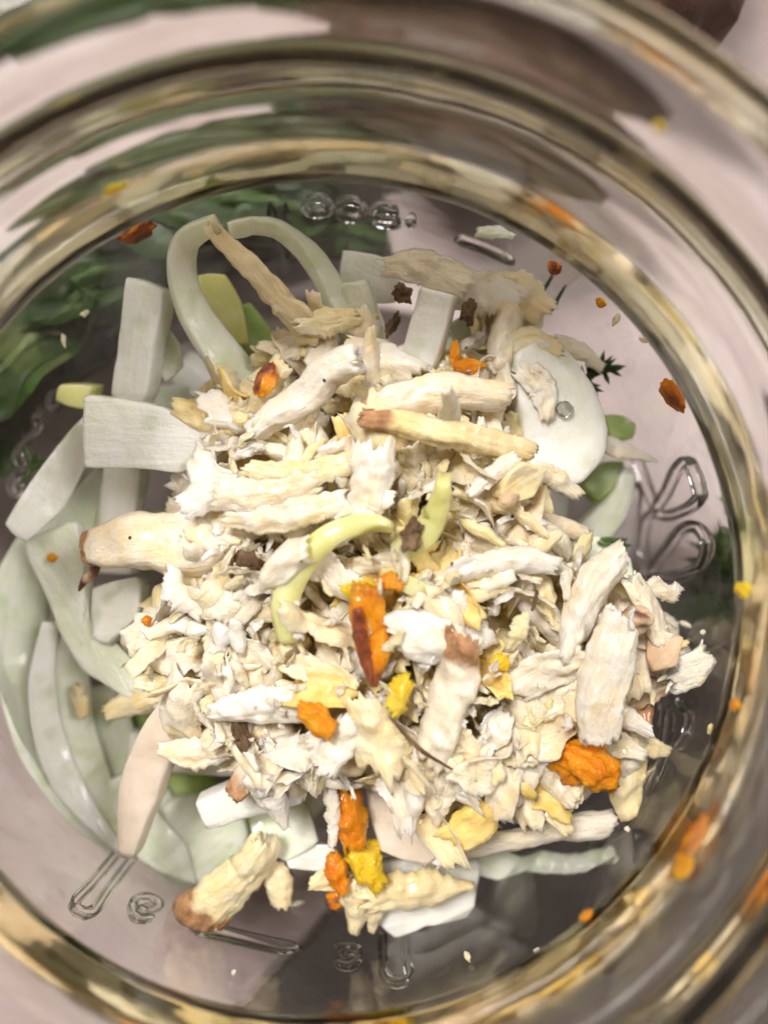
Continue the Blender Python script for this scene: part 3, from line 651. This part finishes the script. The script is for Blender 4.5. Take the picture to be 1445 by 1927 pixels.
b6 = slab('horseradish_piece', [(944, 908), (958, 884), (976, 868), (1018, 880), (1008, 908), (996, 934), (962, 946), (940, 936)], 44, tilt=(.25, -.2), thick=2.6, seed=108, mat=M['root_cream'], wav=.9); tag(b6, 'squarish golden root block with a brown corner', 'horseradish', 'larger horseradish pieces in the pile'); kb = chunk('brown_corner', at(956, 940, 44.6), (.0011, .0007, .0006), M['root_skin'], seed=5, rot=.5); kb.location -= b6.location; kb.parent = b6
H('thin white splinter beside the golden block', flake, 'root_white', [(885, 930), (925, 892), (968, 862)], [22, 36, 30], 44, 44.5, thick=1.2, curl=.5, seed=109)
H('fluffy white shred column over the pile centre', flake, 'root_white', [(700, 862), (694, 920), (680, 975)], [100, 78, 70], 46, 45, thick=1.4, curl=.7, seed=110, jag=.45, m=13)
H('bright white folded chunk by the curled yellow strip', flake, 'root_white', [(500, 1085), (535, 1062), (572, 1040)], [70, 96, 62], 45, 46.5, thick=1.8, curl=1.2, seed=111, wob=.6, jag=.25)
H('white torn shaving lying right of the glossy shoot', flake, 'root_white', [(828, 1092), (900, 1066), (975, 1052), (1040, 1064)], [30, 52, 60, 46], 45, 44, thick=1.2, curl=.8, seed=112, jag=.4)
H('flat pinkish flake under the torn white shaving', flake, 'root', [(775, 1120), (860, 1102), (955, 1084)], [66, 80, 60], 43.5, 43.5, thick=1.0, curl=.15, roll=-.2, seed=113, jag=.22, wob=.2)
H('stout white root finger slanting down the pile side', flake, 'root_white', [(1172, 1052), (1125, 1098), (1088, 1170), (1058, 1238)], [78, 92, 80, 34], 42, 42, seed=114, thick=2.6, curl=1.0, jag=.22, wob=.55)
r16 = H('bulging white root rod ending in a rounded tip', rod, 'root_white', [(1165, 1160), (1142, 1225), (1134, 1300), (1130, 1392)], [64, 92, 88, 78], 43, 42, ridge=.04, rough=.08, seed=115, flat=.9)
kn = chunk('stub', at(1192, 1166, 43), (.0019, .0013, .0014), M['root_skin'], seed=116, tip=.5); kn.location -= r16.location; kn.parent = r16
H('twisted bright white root strand near the jar wall', rod, 'root_white', [(1188, 1088), (1216, 1138), (1238, 1200)], [42, 56, 60], 40, 39, seed=117)
H('small forked white shred beside the twisted strand', flake, 'root_white', [(1198, 1112), (1235, 1108), (1268, 1118)], [26, 34, 44], 40, 38, thick=1.0, curl=.5, seed=118, jag=.7)
b18 = slab('horseradish_piece', [(1216, 1206), (1246, 1196), (1282, 1202), (1276, 1232), (1270, 1256), (1228, 1264), (1214, 1240)], 38.5, tilt=(-.3, .2), thick=2.6, seed=119, mat=M['root_skin'], wav=.9); tag(b18, 'tan skinned root cube among white rods', 'horseradish', 'larger horseradish pieces in the pile')
H('curled white root end poking past the pile edge', rod, 'root_white', [(1262, 1272), (1298, 1258), (1330, 1228)], [70, 74, 46], 36, 37, seed=120, ridge=.05)
H('brown streaked splinter under the tan cube', flake, 'root_skin', [(1185, 1320), (1240, 1282), (1290, 1262)], [50, 62, 50], 34, 34, thick=1.2, curl=.3, seed=121)
H('curved root slice with a dark brown hollow', flake, 'root_cream', [(1196, 1345), (1186, 1410), (1176, 1470), (1188, 1535)], [76, 70, 84, 44], 34, 32, thick=1.8, curl=.4, seed=122, jag=.2, tip=(1.3, .2), tiplen=.22)
H('slanted pale root rod beside the big orange lump', flake, 'root', [(1000, 1378), (1030, 1440), (1078, 1498)], [64, 78, 66], 38, 37, seed=123, thick=2.6, curl=1.0, jag=.22, wob=.55)
H('fallen white root rod with a knobbed end', rod, 'root_white', [(818, 1608), (915, 1588), (1000, 1568), (1080, 1546), (1142, 1546)], [52, 50, 46, 58, 74], 31, 30, seed=124, ridge=.06, rough=.08)
r24 = H('bent root piece with a brown rind tip at the jar wall', rod, 'root_cream', [(366, 1742), (415, 1690), (462, 1630), (500, 1578)], [90, 84, 76, 60], 25, 30, seed=125, tip=(1.3, 0), tiplen=.34, ridge=.08, rough=.14, n=36)
H('ragged cream nub next to the bent brown tipped piece', flake, 'root', [(505, 1630), (522, 1660), (528, 1700)], [40, 56, 40], 27, 26, thick=1.6, curl=.7, seed=126)
H('drooping white root cone with a yellow point', rod, 'root_white', [(500, 1455), (518, 1500), (538, 1556)], [84, 66, 18], 36, 33, seed=127, ridge=.06, rough=.06)
H('stubby root nub with a tan tip', rod, 'root', [(436, 1496), (470, 1448), (510, 1405)], [38, 50, 60], 36, 37, tip=(.55, 0), tiplen=.5, seed=128)
H('grey white shaving with a dark shaded underside', flake, 'root_white', [(405, 1345), (480, 1338), (575, 1330)], [50, 84, 80], 41, 42, thick=1.2, curl=.9, roll=.25, seed=129)
H('large wrinkled white shaving with a brown crown', flake, 'root_white', [(872, 1215), (868, 1280), (842, 1350), (815, 1425)], [92, 110, 100, 84], 46, 43, thick=1.8, curl=1.1, roll=-.15, seed=130, wob=.5, tip=(.8, 0), tiplen=.25, m=15, n=34)
H('flat bright white flake beside the orange shard', flake, 'root_white', [(742, 1190), (795, 1196), (852, 1190)], [80, 112, 104], 45.5, 45, thick=1.2, curl=.3, seed=131, jag=.22, m=13)
H('hanging grey flake with a toothed lower edge', flake, 'root', [(828, 1425), (822, 1485), (820, 1548)], [84, 80, 16], 42, 38, thick=1.2, curl=.3, seed=132, jag=.55)
H('cream fan shaped shred below the yellow speck', flake, 'root_cream', [(684, 1330), (704, 1375), (716, 1430)], [60, 88, 110], 44.5, 43, thick=1.5, curl=.35, seed=133, jag=.5, m=13)
H('split white shred left of the cream fan', flake, 'root_white', [(662, 1362), (640, 1405), (618, 1448)], [54, 58, 46], 44, 43, thick=1.3, curl=.5, seed=134, jag=.55)
H('long cream flake on the left slope', flake, 'root', [(432, 968), (510, 972), (580, 958), (640, 944)], [46, 66, 58, 44], 43, 44, thick=1.2, curl=.5, seed=135)
H('overlapping pink white flake above the long cream flake', flake, 'root', [(420, 930), (500, 930), (590, 900)], [66, 78, 60], 43.5, 43.5, thick=1.0, curl=.4, roll=.2, seed=136)
H('narrow yellowish flake near the upper left slope', flake, 'root_cream', [(470, 880), (560, 892), (660, 872)], [40, 50, 46], 43.5, 44, thick=.9, curl=.4, seed=137)
H('lilac grey flake at the top of the root stub', flake, 'root_white', [(352, 950), (395, 925), (440, 915)], [56, 66, 50], 42.5, 42, thick=1.0, curl=.5, seed=138)
c38 = chunk('horseradish_piece', at(298, 1205, 33), (.0036, .0028, .0024), M['root_white'], seed=139, rough=.5, fine=.3); tag(c38, 'knobbly white cluster at the left foot of the pile', 'horseradish', 'larger horseradish pieces in the pile')
H('ragged cream shred behind the large grey wedge', flake, 'root_cream', [(335, 770), (390, 790), (452, 782)], [50, 80, 60], 37, 38, thick=1.5, curl=.7, seed=140, jag=.4)
H('cream shred with an orange stain below the hoop', flake, 'root_cream', [(470, 770), (500, 720), (525, 690)], [60, 70, 50], 38, 40, thick=1.4, curl=.5, seed=141, jag=.4)
H('yellow white frill over the fennel arc foot', flake, 'root_cream', [(565, 612), (610, 605), (662, 596)], [36, 56, 40], 39, 39, thick=1.0, curl=.5, seed=142, jag=.5)
H('folded white shred at the white bar foot', flake, 'root_white', [(660, 650), (712, 668), (776, 700)], [50, 82, 60], 40, 40, thick=1.4, curl=.7, seed=143, jag=.35)
H('hooded white shaving arching over the white bar', flake, 'root_white', [(735, 500), (800, 498), (868, 528)], [54, 80, 60], 38, 39, thick=.9, curl=.7, seed=144, jag=.55)
H('broad torn shaving at the far side', flake, 'root_white', [(862, 548), (920, 545), (965, 560)], [70, 96, 70], 36, 36, thick=1.0, curl=.4, roll=-.1, seed=145, jag=.5, m=13)
H('second torn shaving overlapping the broad far one', flake, 'root', [(930, 530), (975, 548), (1016, 580)], [50, 84, 60], 35.5, 35, thick=.9, curl=.5, roll=.1, seed=166, jag=.5, m=13)
H('stumpy pink white root bit below the tan shaving', flake, 'root', [(962, 585), (950, 630), (938, 690)], [64, 66, 50], 36, 37, seed=146, thick=2.6, curl=1.0, jag=.22, wob=.55)
H('slim white shred at the far side edge', flake, 'root_white', [(1008, 560), (1006, 600), (992, 640)], [34, 40, 26], 33, 33, thick=1.0, curl=.6, seed=147)
H('thin pinkish root rod above the milky slab', rod, 'root', [(985, 945), (1045, 980), (1100, 1006)], [40, 44, 38], 36, 33, seed=148, ridge=.05, rough=.05)
H('white root spike reaching to the leaf emblem', rod, 'root_white', [(1118, 828), (1170, 848), (1234, 868)], [50, 40, 10], 29, 26, seed=149, ridge=.05, rough=.05)
H('lilac shaded flat flake on the right slope', flake, 'root_white', [(975, 1300), (1040, 1262), (1100, 1235)], [70, 96, 60], 41, 42, thick=1.0, curl=.2, roll=.35, seed=150, jag=.2)
H('wide cream flake between the lilac flake and rods', flake, 'root', [(1010, 1330), (1060, 1310), (1115, 1290)], [60, 84, 70], 39, 40, thick=1.0, curl=.3, seed=151)
H('translucent pink scrap over the beige strip', flake, 'root', [(305, 1412), (370, 1418), (425, 1412)], [30, 58, 40], 36, 36, thick=.8, curl=.3, seed=152)
H('beige root wedge beneath the grey white shaving', flake, 'root', [(370, 1410), (440, 1385), (530, 1360)], [70, 96, 90], 35, 37, seed=153, thick=2.6, curl=1.0, jag=.22, wob=.55)
H('smooth peach root slope beside the curled yellow strip', flake, 'root', [(440, 1330), (500, 1260), (560, 1190)], [90, 100, 80], 37, 40, seed=154, thick=2.6, curl=1.0, jag=.22, wob=.55)
H('yellow edged white shred on the lower crescents', flake, 'root_cream', [(205, 1342), (255, 1320), (312, 1305)], [34, 56, 44], 27, 29, thick=1.4, curl=.6, seed=155, jag=.4)
H('small cream nub on the wall crescents', rod, 'root_cream', [(150, 1290), (156, 1320), (154, 1350)], [34, 38, 24], 23, 23, seed=156, n=16, m=12)
H('yellow tinged clump on the square fennel slab', flake, 'root_cream', [(700, 1695), (770, 1680), (830, 1672), (888, 1668)], [56, 76, 56, 14], 30, 29, thick=1.8, curl=.5, seed=157, jag=.5)
H('long pointed cream shard over the square slab edge', flake, 'root_cream', [(660, 1660), (672, 1700), (668, 1752)], [44, 60, 22], 30, 28, thick=1.6, curl=.5, seed=158, jag=.4)
H('blunt cream tooth beside the pointed shard', flake, 'root', [(712, 1685), (704, 1720), (700, 1748)], [34, 36, 22], 29, 27, thick=1.4, curl=.5, seed=159)
H('pale torn triangle left of the yellow clump', flake, 'root_cream', [(588, 1662), (620, 1655), (648, 1660)], [26, 46, 40], 30, 30, thick=1.0, curl=.2, seed=160)
H('translucent white shred lying over the rounded fennel slab', flake, 'root_white', [(985, 700), (1020, 730), (1030, 780)], [50, 60, 30], 37.5, 37, thick=.8, curl=.3, seed=162, jag=.4)
H('small cream shred on the lower rim of the rounded slab', flake, 'root', [(1010, 880), (1045, 900), (1085, 930)], [30, 44, 30], 37, 35, thick=.9, curl=.5, seed=163, jag=.45)
H('cream crumbly shred tucked above the rounded slab', flake, 'root_cream', [(960, 650), (1000, 640), (1050, 660)], [40, 60, 36], 37, 36.5, thick=1.0, curl=.5, seed=164, jag=.45)
H('pale ragged shred draped past the rounded slab rim', flake, 'root_white', [(1050, 640), (1090, 660), (1130, 690)], [30, 40, 24], 34, 32, thick=.8, curl=.5, seed=165, jag=.5)
H('slim white splinter above the orange stub', flake, 'root_white', [(622, 1490), (628, 1540), (626, 1590)], [26, 28, 14], 36, 34, thick=1.2, curl=.4, seed=161, jag=.5)

t = NT('water'); t.b.inputs['Transmission Weight'].default_value = 1; t.b.inputs['Roughness'].default_value = 0; t.b.inputs['IOR'].default_value = 1.33; M['water'] = t.m
for px, py, z, r, lab in ((1062, 770, 36.5, .0010, 'clear droplet on the broad rounded white fennel slab'), (808, 964, 46.6, .0008, 'clear droplet added for the highlight on the glossy yellow fennel shoot')):  # second droplet added to give the yellow shoot its highlight
    o = chunk('water_droplet', at(px, py, z), (r, r * .9, r * .55), M['water'], seed=3, rough=.06, fine=0, sub=3); tag(o, lab, 'droplet')
# brown knots and peel
def knot(px, py, z, r, seed, label):
    o = chunk('brown_knot', at(px, py, z), [q * .8 for q in r], M['knot'], seed=seed, rough=.8, fine=.25, rot=seed); return tag(o, label, 'root skin', 'dark bits of root skin')
knot(778, 1006, 46.5, (.0017, .0011, .0011), 1, 'dark brown knot beside the glossy yellow shoot')
knot(758, 553, 39, (.0012, .0010, .001), 2, 'dark brown knot left of the white fennel bar')
knot(880, 588, 38, (.0009, .0016, .001), 3, 'dark brown knot right of the white fennel bar')
knot(468, 1062, 41, (.0016, .0013, .0005), 4, 'wide red brown patch darkened for the shaded cavity by the white folded chunk')  # dark lump put in for the shade inside a red brown cavity
knot(455, 1385, 39.5, (.0022, .0009, .0009), 5, 'long dark peel strip under the grey white shaving')
knot(738, 612, 36, (.0006, .0015, .0007), 9, 'slim dark brown peel sliver below the far knots')
for i, (p, z) in enumerate([([(735, 1350), (790, 1410), (850, 1448)], 44.5), ([(1010, 1112), (1004, 1140), (1000, 1150)], 44.5)]):
    o = rod('root_fibre', p, [7, 9, 6], z, mat=M['knot'], seed=170 + i, n=18, m=8); tag(o, ['thin dark root fibre lying across the hanging grey flake', 'tiny dark root fibre on the torn white shaving'][i], 'fibre', 'dark root fibres')

# ------------------------------------------------------------------ turmeric
def tur(px, py, z, r, seed, label, mat='turmeric', rot=0, tip=0, rough=.3):
    o = chunk('turmeric_bit', at(px, py, z), r, M[mat], seed=seed, rot=rot, tip=tip, rough=rough, fine=.26); return tag(o, label, 'turmeric', 'orange turmeric bits')
def turf(pts, w, z, seed, label, mat, thick):
    o = flake('turmeric_bit', pts, w, z, mat=M[mat], seed=seed, thick=thick * 1.2, curl=.5, jag=.55, wob=.7); return tag(o, label, 'turmeric', 'orange turmeric bits')
o = flake('turmeric_shard', [(688, 1108), (690, 1160), (700, 1220), (704, 1292)], [66, 84, 72, 10], 46, 45, thick=1.6, curl=.8, roll=.2, jag=.18, seed=201, mat=M['turmeric'], m=13, tip=(.25, .6), tiplen=.3); tag(o, 'large pointed orange turmeric shard with a browned side', 'turmeric', 'orange turmeric bits')
pe = flake('browned_rind', [(672, 1150), (676, 1200), (690, 1260), (700, 1290)], [20, 30, 24, 8], 46.6, 45.4, thick=.6, curl=.6, roll=.4, seed=202, jag=.5, mat=M['turmeric'], tip=(.9, .9), tiplen=1.0); pe.location -= o.location; pe.parent = o
turf([(572, 1340), (596, 1354), (622, 1374)], [40, 62, 34], 45, 203, 'bright orange turmeric cube left of the pointed shard', 'turmeric', 1.7)
tur(1092, 1434, 38.5, (.0034, .0025, .0020), 204, 'biggest orange turmeric lump beside the curved root slice', rot=-.2, rough=.5)
turf([(656, 1498), (662, 1540), (668, 1585)], [54, 62, 50], 34, 205, 'deep orange turmeric stub above the yellow clump', 'turmeric', 2.2)
turf([(766, 1284), (752, 1306), (738, 1334)], [34, 54, 28], 45, 206, 'grainy yellow turmeric crumb on the cream fan', 'turmeric_yellow', 1.2)
turf([(626, 1612), (634, 1640), (646, 1676)], [26, 44, 24], 31.5, 207, 'orange turmeric wedge at the left of the yellow clump', 'turmeric', 1.6)
turf([(662, 1606), (690, 1630), (712, 1662)], [40, 72, 40], 32, 208, 'bright yellow turmeric lump on the square fennel slab', 'turmeric_yellow', 1.8)
turf([(716, 1096), (734, 1096), (752, 1104)], [24, 34, 22], 45, 209, 'small orange turmeric bit at the top of the shard', 'turmeric', 1.2)
turf([(650, 1112), (678, 1112), (702, 1106)], [26, 40, 30], 44.5, 215, 'amber turmeric smear above the pointed shard', 'turmeric_yellow', 1.0)
turf([(860, 692), (882, 688), (908, 684)], [22, 30, 18], 38, 210, 'frayed orange turmeric strand at the far side', 'turmeric', 1.2)
tur(856, 668, 37, (.0006, .0013, .0007), 216, 'thin orange turmeric splinter by the frayed strand')
tur(940, 1246, 42.8, (.0010, .0008, .0008), 211, 'tiny amber turmeric crumb on the right slope', 'turmeric_yellow')
tur(955, 1482, 37, (.0013, .0011, .0008), 212, 'yellow turmeric crumb under the slanted pale rod', 'turmeric_yellow', rot=.5)
tur(500, 715, 40.8, (.0010, .0018, .0006), 213, 'orange brown stained crumb on the cream shred', tip=.4, rot=-.4)
tur(278, 1168, 35, (.0006, .0005, .0005), 214, 'orange speck on the knobbly white cluster')
tur(1148, 1470, 35, (.0007, .0012, .0008), 217, 'small orange crumb right of the biggest lump')
tur(700, 1672, 29, (.0008, .0010, .0008), 218, 'rusty orange crumb between the cream teeth', tip=.5)
tur(636, 1692, 28, (.0013, .0010, .0008), 221, 'orange crumb hanging under the orange wedge', tip=.4)
tur(692, 795, 43, (.0007, .0012, .0008), 219, 'orange sliver at the split end of the long stick')
tur(848, 1622, 26.2, (.0006, .0006, .0004), 220, 'round orange speck on the square fennel slab')
tur(99, 1050, 27.0, (.0006, .0005, .0003), 222, 'orange speck on the long flecked fennel slab')
# bits stuck to the glass
def stuck(px, py, r, size, seed, label, mat='turmeric', tip=0, zlim=None, rough=.35):
    p = at_cyl(px, py, r); a = math.atan2(p[1], p[0])
    o = chunk('stuck_turmeric', (p[0], p[1], p[2]), size, M[mat], seed=seed, rot=a, tip=tip, rough=rough, fine=.16); return tag(o, label, 'turmeric', 'crumbs stuck inside the jar neck')
stuck(262, 436, .0430, (.0007, .0019, .0011), 231, 'dark edged orange crumb stuck below the neck near the fronds', tip=.8)
stuck(1266, 742, .0430, (.0010, .0019, .0013), 232, 'ragged orange crumb stuck on glass above the leaf emblem', tip=.3)
stuck(1284, 1630, .0378, (.0003, .0010, .0013), 233, 'bright orange crumb stuck on the neck past the fennel strip')
stuck(1382, 1326, .0378, (.0003, .0005, .0006), 234, 'small orange crumb stuck on the neck beside the curled root end')
stuck(1396, 1108, .0378, (.0005, .0007, .0010), 235, 'small yellow crumb stuck on the neck near the embossed leaf', 'turmeric_yellow')
stuck(1042, 504, .0430, (.0005, .0008, .0010), 236, 'brown orange crumb stuck under the far neck edge', tip=.6)
stuck(216, 356, .0380, (.0002, .0010, .0006), 237, 'amber smear stuck on the neck above the fronds', 'turmeric_yellow')
stuck(1102, 1722, .0378, (.0003, .0006, .0006), 238, 'faint orange crumb stuck at the near neck edge')
stuck(1130, 570, .0430, (.0004, .0006, .0006), 239, 'tiny orange speck stuck beside the far neck edge')
stuck(1240, 238, .0385, (.0002, .0004, .0004), 240, 'blurred yellow crumb stuck on the upper neck by the brown stand-in for a hand', 'turmeric_yellow')

o = flake('fennel_scrap', [(905, 436), (935, 436), (962, 444)], [18, 26, 12], 36, mat=M['fennel'], seed=250, thick=.7)
q = at_cyl(933, 438, .0430); o.location = Vector(q); o.scale = (1.1, 1.1, 1.1); tag(o, 'pale green scrap stuck to glass beneath the far neck', 'fennel')

for i, (px, py) in enumerate([(1322, 1190), (1336, 1372), (1290, 1175), (1010, 1790), (880, 1800), (560, 1700), (1180, 1560), (1210, 640), (1160, 600), (950, 480), (160, 590), (120, 640), (440, 1830)]):
    d_ = ray(px, py); p = at(px, py, 6.0)
    if math.hypot(p[0], p[1]) > .0432: p = at_cyl(px, py, .0434)
    o = chunk('fallen_crumb', p, (.0003 + .00022 * (i % 3), .0003, .00022), M[('root_white', 'root_cream', 'root')[i % 3]], seed=400 + i, rot=i * 1.3, rough=.6, fine=.25, sub=3)
    tag(o, 'tiny pale crumb stuck to the bare glass around the pile', 'crumb', 'crumbs stuck on bare glass')
# ------------------------------------------------------------------ herb sprigs inside
def sprig(pts, z, nl, ln, seed, label, mat):
    rng = random.Random(seed); C = catmull(path3(pts, z), 20); root = empty('herb_sprig', tuple(C[0])); tag(root, label, 'herb', 'herb sprigs in the jar')
    st = rod('stem', pts, [8, 5], z, mat=M[mat], seed=seed, n=14, m=8); st.location -= root.location; st.parent = root
    V = []; Fc = []
    for k in range(nl):
        p = C[rng.randrange(4, 20)] - C[0]; d = (C[-1] - C[0]); d /= np.linalg.norm(d); d = d + np.array([rng.gauss(0, .8), rng.gauss(0, .8), rng.gauss(0, .5)]); d /= np.linalg.norm(d)
        l = ln * rng.uniform(.6, 1.2); s = np.cross(d, (0, 0, 1)); s = s / np.linalg.norm(s) * .00028; o = len(V); u = np.array([0, 0, .0003])
        V.extend([p - s, p + s, p + d * l * .6 + s * 1.1, p + d * l, p + d * l * .6 - s * 1.1, p + d * l * .4 + u]); Fc.extend([(o, o + 1, o + 5), (o + 1, o + 2, o + 5), (o + 2, o + 3, o + 5), (o + 3, o + 4, o + 5), (o + 4, o, o + 5), (o + 4, o + 3, o + 2, o + 1, o)])
    mesh_obj('leaflets', V, Fc, M[mat], root, smooth=False)
sprig([(1085, 735), (1110, 712), (1140, 690)], 31, 26, .0030, 1, 'dark green feathery sprig behind the rounded white slab', 'herb')
sprig([(1100, 1010), (1125, 1020), (1160, 1028)], 28, 22, .0026, 2, 'pale green feathery sprig on the milky slab', 'herb_pale')
sprig([(50, 900), (62, 880), (80, 868)], 20, 16, .0030, 3, 'pale green feathery wisp at the left jar wall', 'herb_pale')
for i, p in enumerate([[(1022, 548), (1036, 524), (1048, 502)], [(1040, 585), (1058, 548), (1074, 524)]]):
    o = rod('herb_stalk', p, [9, 10, 6], 33, mat=M['herb'], seed=260 + i, n=16, m=8); tag(o, ['dark herb stalk under the stuck brown orange crumb', 'second dark herb stalk behind the stuck brown orange crumb'][i], 'herb')

# ------------------------------------------------------------------ the grated shreds
MASK = [(345, 745), (480, 700), (600, 640), (700, 660), (800, 720), (900, 620), (1000, 560), (1015, 640), (960, 760), (990, 900), (1040, 1010), (1170, 1090), (1290, 1230), (1210, 1330), (1200, 1480), (1040, 1500), (930, 1520), (840, 1530), (720, 1480), (560, 1470), (440, 1430), (350, 1380), (270, 1230), (300, 1120), (400, 1080), (330, 1000), (320, 920), (420, 860)]
def inside(x, y):
    c = False; j = len(MASK) - 1
    for i in range(len(MASK)):
        xi, yi = MASK[i]; xj, yj = MASK[j]
        if (yi > y) != (yj > y) and x < (xj - xi) * (y - yi) / (yj - yi) + xi: c = not c
        j = i
    return c
def ztop(x, y):
    d = math.hypot((x - 740) / 560, (y - 1120) / 560)
    return 44.5 - 10.5 * d ** 1.7
rng = random.Random(77)
protos = []
for i in range(36):
    n, m = 32, 9; L = rng.uniform(.0016, .0040) * (1 if i % 3 else 1.3); w = rng.uniform(.0012, .0032)
    b = rng.uniform(-.4, .4); C = catmull([(-L, 0, 0), (-L * .3, L * b * .4, L * rng.uniform(-.2, .35)), (L * .4, L * b * .3, L * rng.uniform(-.2, .3)), (L, 0, 0)], n)
    Wd = np.interp(np.linspace(0, 1, n), [0, .35, .7, 1], [w * rng.uniform(.7, 1.2), w * rng.uniform(1, 1.6), w * rng.uniform(.9, 1.6), w * rng.uniform(.55, 1.2)])
    V, Fc_, fu_, fv_ = flake_mesh(C, Wd, rng.uniform(.0003, .0007), rng.uniform(-1.3, 1.3), np.linspace(rng.uniform(-.6, .6), rng.uniform(-.6, .6), n), rng.uniform(.3, .6), 300 + i, n, m, .7)
    me = bpy.data.meshes.new('horseradish_shred'); me.from_pydata([tuple(map(float, v)) for v in V], [], Fc_); me.polygons.foreach_set('use_smooth', [True] * len(me.polygons))
    a = me.attributes.new('tip', 'FLOAT', 'POINT'); a.data.foreach_set('value', np.zeros(len(V), 'f'))
    for nm, vals in (('fu', fu_), ('fv', fv_)): a = me.attributes.new(nm, 'FLOAT', 'POINT'); a.data.foreach_set('value', np.asarray(vals, 'f'))
    outward(me)
    me.materials.append(M[('root', 'root_white', 'root_cream', 'root', 'root_white')[i % 5] if i % 10 != 2 else 'root']); protos.append(me)
TS = [(690, 1180), (596, 1356), (1092, 1434), (662, 1540), (752, 1308), (640, 1640), (690, 1640), (730, 1100), (940, 1246), (955, 1482), (500, 715), (820, 1110), (660, 830)]
def spot(depth):
    while True:
        x, y = rng.uniform(260, 1300), rng.uniform(550, 1540)
        if inside(x, y): return x, y, ztop(x, y) - depth
LAB = {0: 'small ragged cream shred of grated root in the pile', 1: 'small ragged white shred of grated root in the pile', 2: 'small ragged yellowish shred of grated root in the pile', 3: 'small ragged cream shred of grated root in the pile', 4: 'small ragged white shred of grated root in the pile'}
KEEP = [(690, 1140), (695, 1200), (702, 1260), (596, 1356), (1092, 1434), (752, 1308), (736, 1096), (690, 990), (625, 1012), (570, 1062), (540, 1130), (545, 1190), (825, 930), (790, 1010), (760, 800), (840, 815), (930, 830), (560, 745), (630, 705), (975, 905), (800, 1195), (860, 1260), (1135, 1280), (1120, 1110)]
for i in range(300):
    x, y, z = spot(rng.uniform(-.3, 3.0))
    if min(math.hypot(x - q[0], y - q[1]) for q in KEEP) < 52: z -= 3.6
    k = rng.randrange(36); o = bpy.data.objects.new('horseradish_shred', protos[k]); COL.objects.link(o)
    o.location = Vector(at(x, y, z)); o.rotation_euler = (rng.gauss(0, .55), rng.gauss(0, .45), rng.uniform(0, 6.28)); s = rng.uniform(.8, 1.4); o.scale = (s, s, s)
    if min(math.hypot(x - q[0], y - q[1]) for q in TS) < 58 and rng.random() < .4:
        o.material_slots[0].link = 'OBJECT'; o.material_slots[0].material = M['root_stained']
        tag(o, 'small shred stained yellow by the turmeric next to it', 'horseradish', 'turmeric stained shreds in the jar')
    else: tag(o, LAB[k % 5], 'horseradish', ('cream', 'white', 'yellowish')[{0: 0, 1: 1, 2: 2, 3: 0, 4: 1}[k % 5]] + ' grated shreds heaped in the jar')
# the rest of the gratings, too many to count, under and between the others
V = []; Fc = []; mi = []; fus = []; fvs = []
for i in range(600):
    x, y, z = spot(rng.uniform(2.0, 9.0)) if i < 250 else spot(rng.uniform(-2.0, 1.8))
    me = protos[rng.randrange(36)]; s = rng.uniform(.6, 1.2) if i < 250 else rng.uniform(.16, .5)
    mt = Matrix.Translation(Vector(at(x, y, z))) @ (Matrix.Rotation(rng.uniform(0, 6.28), 4, 'Z') @ Matrix.Rotation(rng.gauss(0, .6), 4, 'X') @ Matrix.Rotation(rng.gauss(0, .5), 4, 'Y')) @ Matrix.Scale(s, 4)
    co = np.empty(len(me.vertices) * 3, 'f'); me.vertices.foreach_get('co', co); co = co.reshape(-1, 3)
    A = np.array(mt); b = len(V); fus.append(np.array([d.value for d in me.attributes['fu'].data])); fvs.append(np.array([d.value for d in me.attributes['fv'].data])); V.extend((co @ A[:3, :3].T + A[:3, 3]).tolist()); fs = [tuple(q + b for q in p.vertices) for p in me.polygons]; Fc.extend(fs); mi.extend([(i % 3) if i >= 250 or i % 4 == 0 else 1] * len(fs))  # deep shreds mostly cream, the golden glow of the gaps put in colour
gx = np.arange(250, 1320, 9.0); gy = np.arange(540, 1560, 9.0); ok = {}
for iy, y in enumerate(gy):
    for ix, x in enumerate(gx):
        if inside(x, y):
            zz = ztop(x, y) - 7.5 + 3.0 * noise.noise(Vector((x * .021, y * .021, 4))) + 1.5 * noise.noise(Vector((x * .055, y * .055, 9))) + 1.1 * abs(noise.noise(Vector((x * .13, y * .10, 2))))
            ok[ix, iy] = len(V); V.append(at(x + 5 * noise.noise(Vector((x * .1, y * .1, 1))), y + 5 * noise.noise(Vector((x * .1, y * .1, 7))), zz).tolist()); 
nb = len(ok); fus.append(np.array([v[0] for v in V[-nb:]])); fvs.append(np.array([v[1] for v in V[-nb:]]))
for (ix, iy), k in ok.items():
    if (ix + 1, iy) in ok and (ix, iy + 1) in ok and (ix + 1, iy + 1) in ok: Fc.append((k, ok[ix, iy + 1], ok[ix + 1, iy + 1], ok[ix + 1, iy])); mi.append(1)  # filler mound coloured cream too, for the golden glow of the gaps
o = mesh_obj('horseradish_gratings', V, Fc, M['root'], attrs={'tip': np.zeros(len(V)), 'fu': np.concatenate(fus), 'fv': np.concatenate(fvs)}); o.data.materials.append(M['root_cream']); o.data.materials.append(M['root_white']); o.data.polygons.foreach_set('material_index', mi)
tag(o, 'fine cream gratings filling the heap between the larger shreds', 'horseradish', kind='stuff')
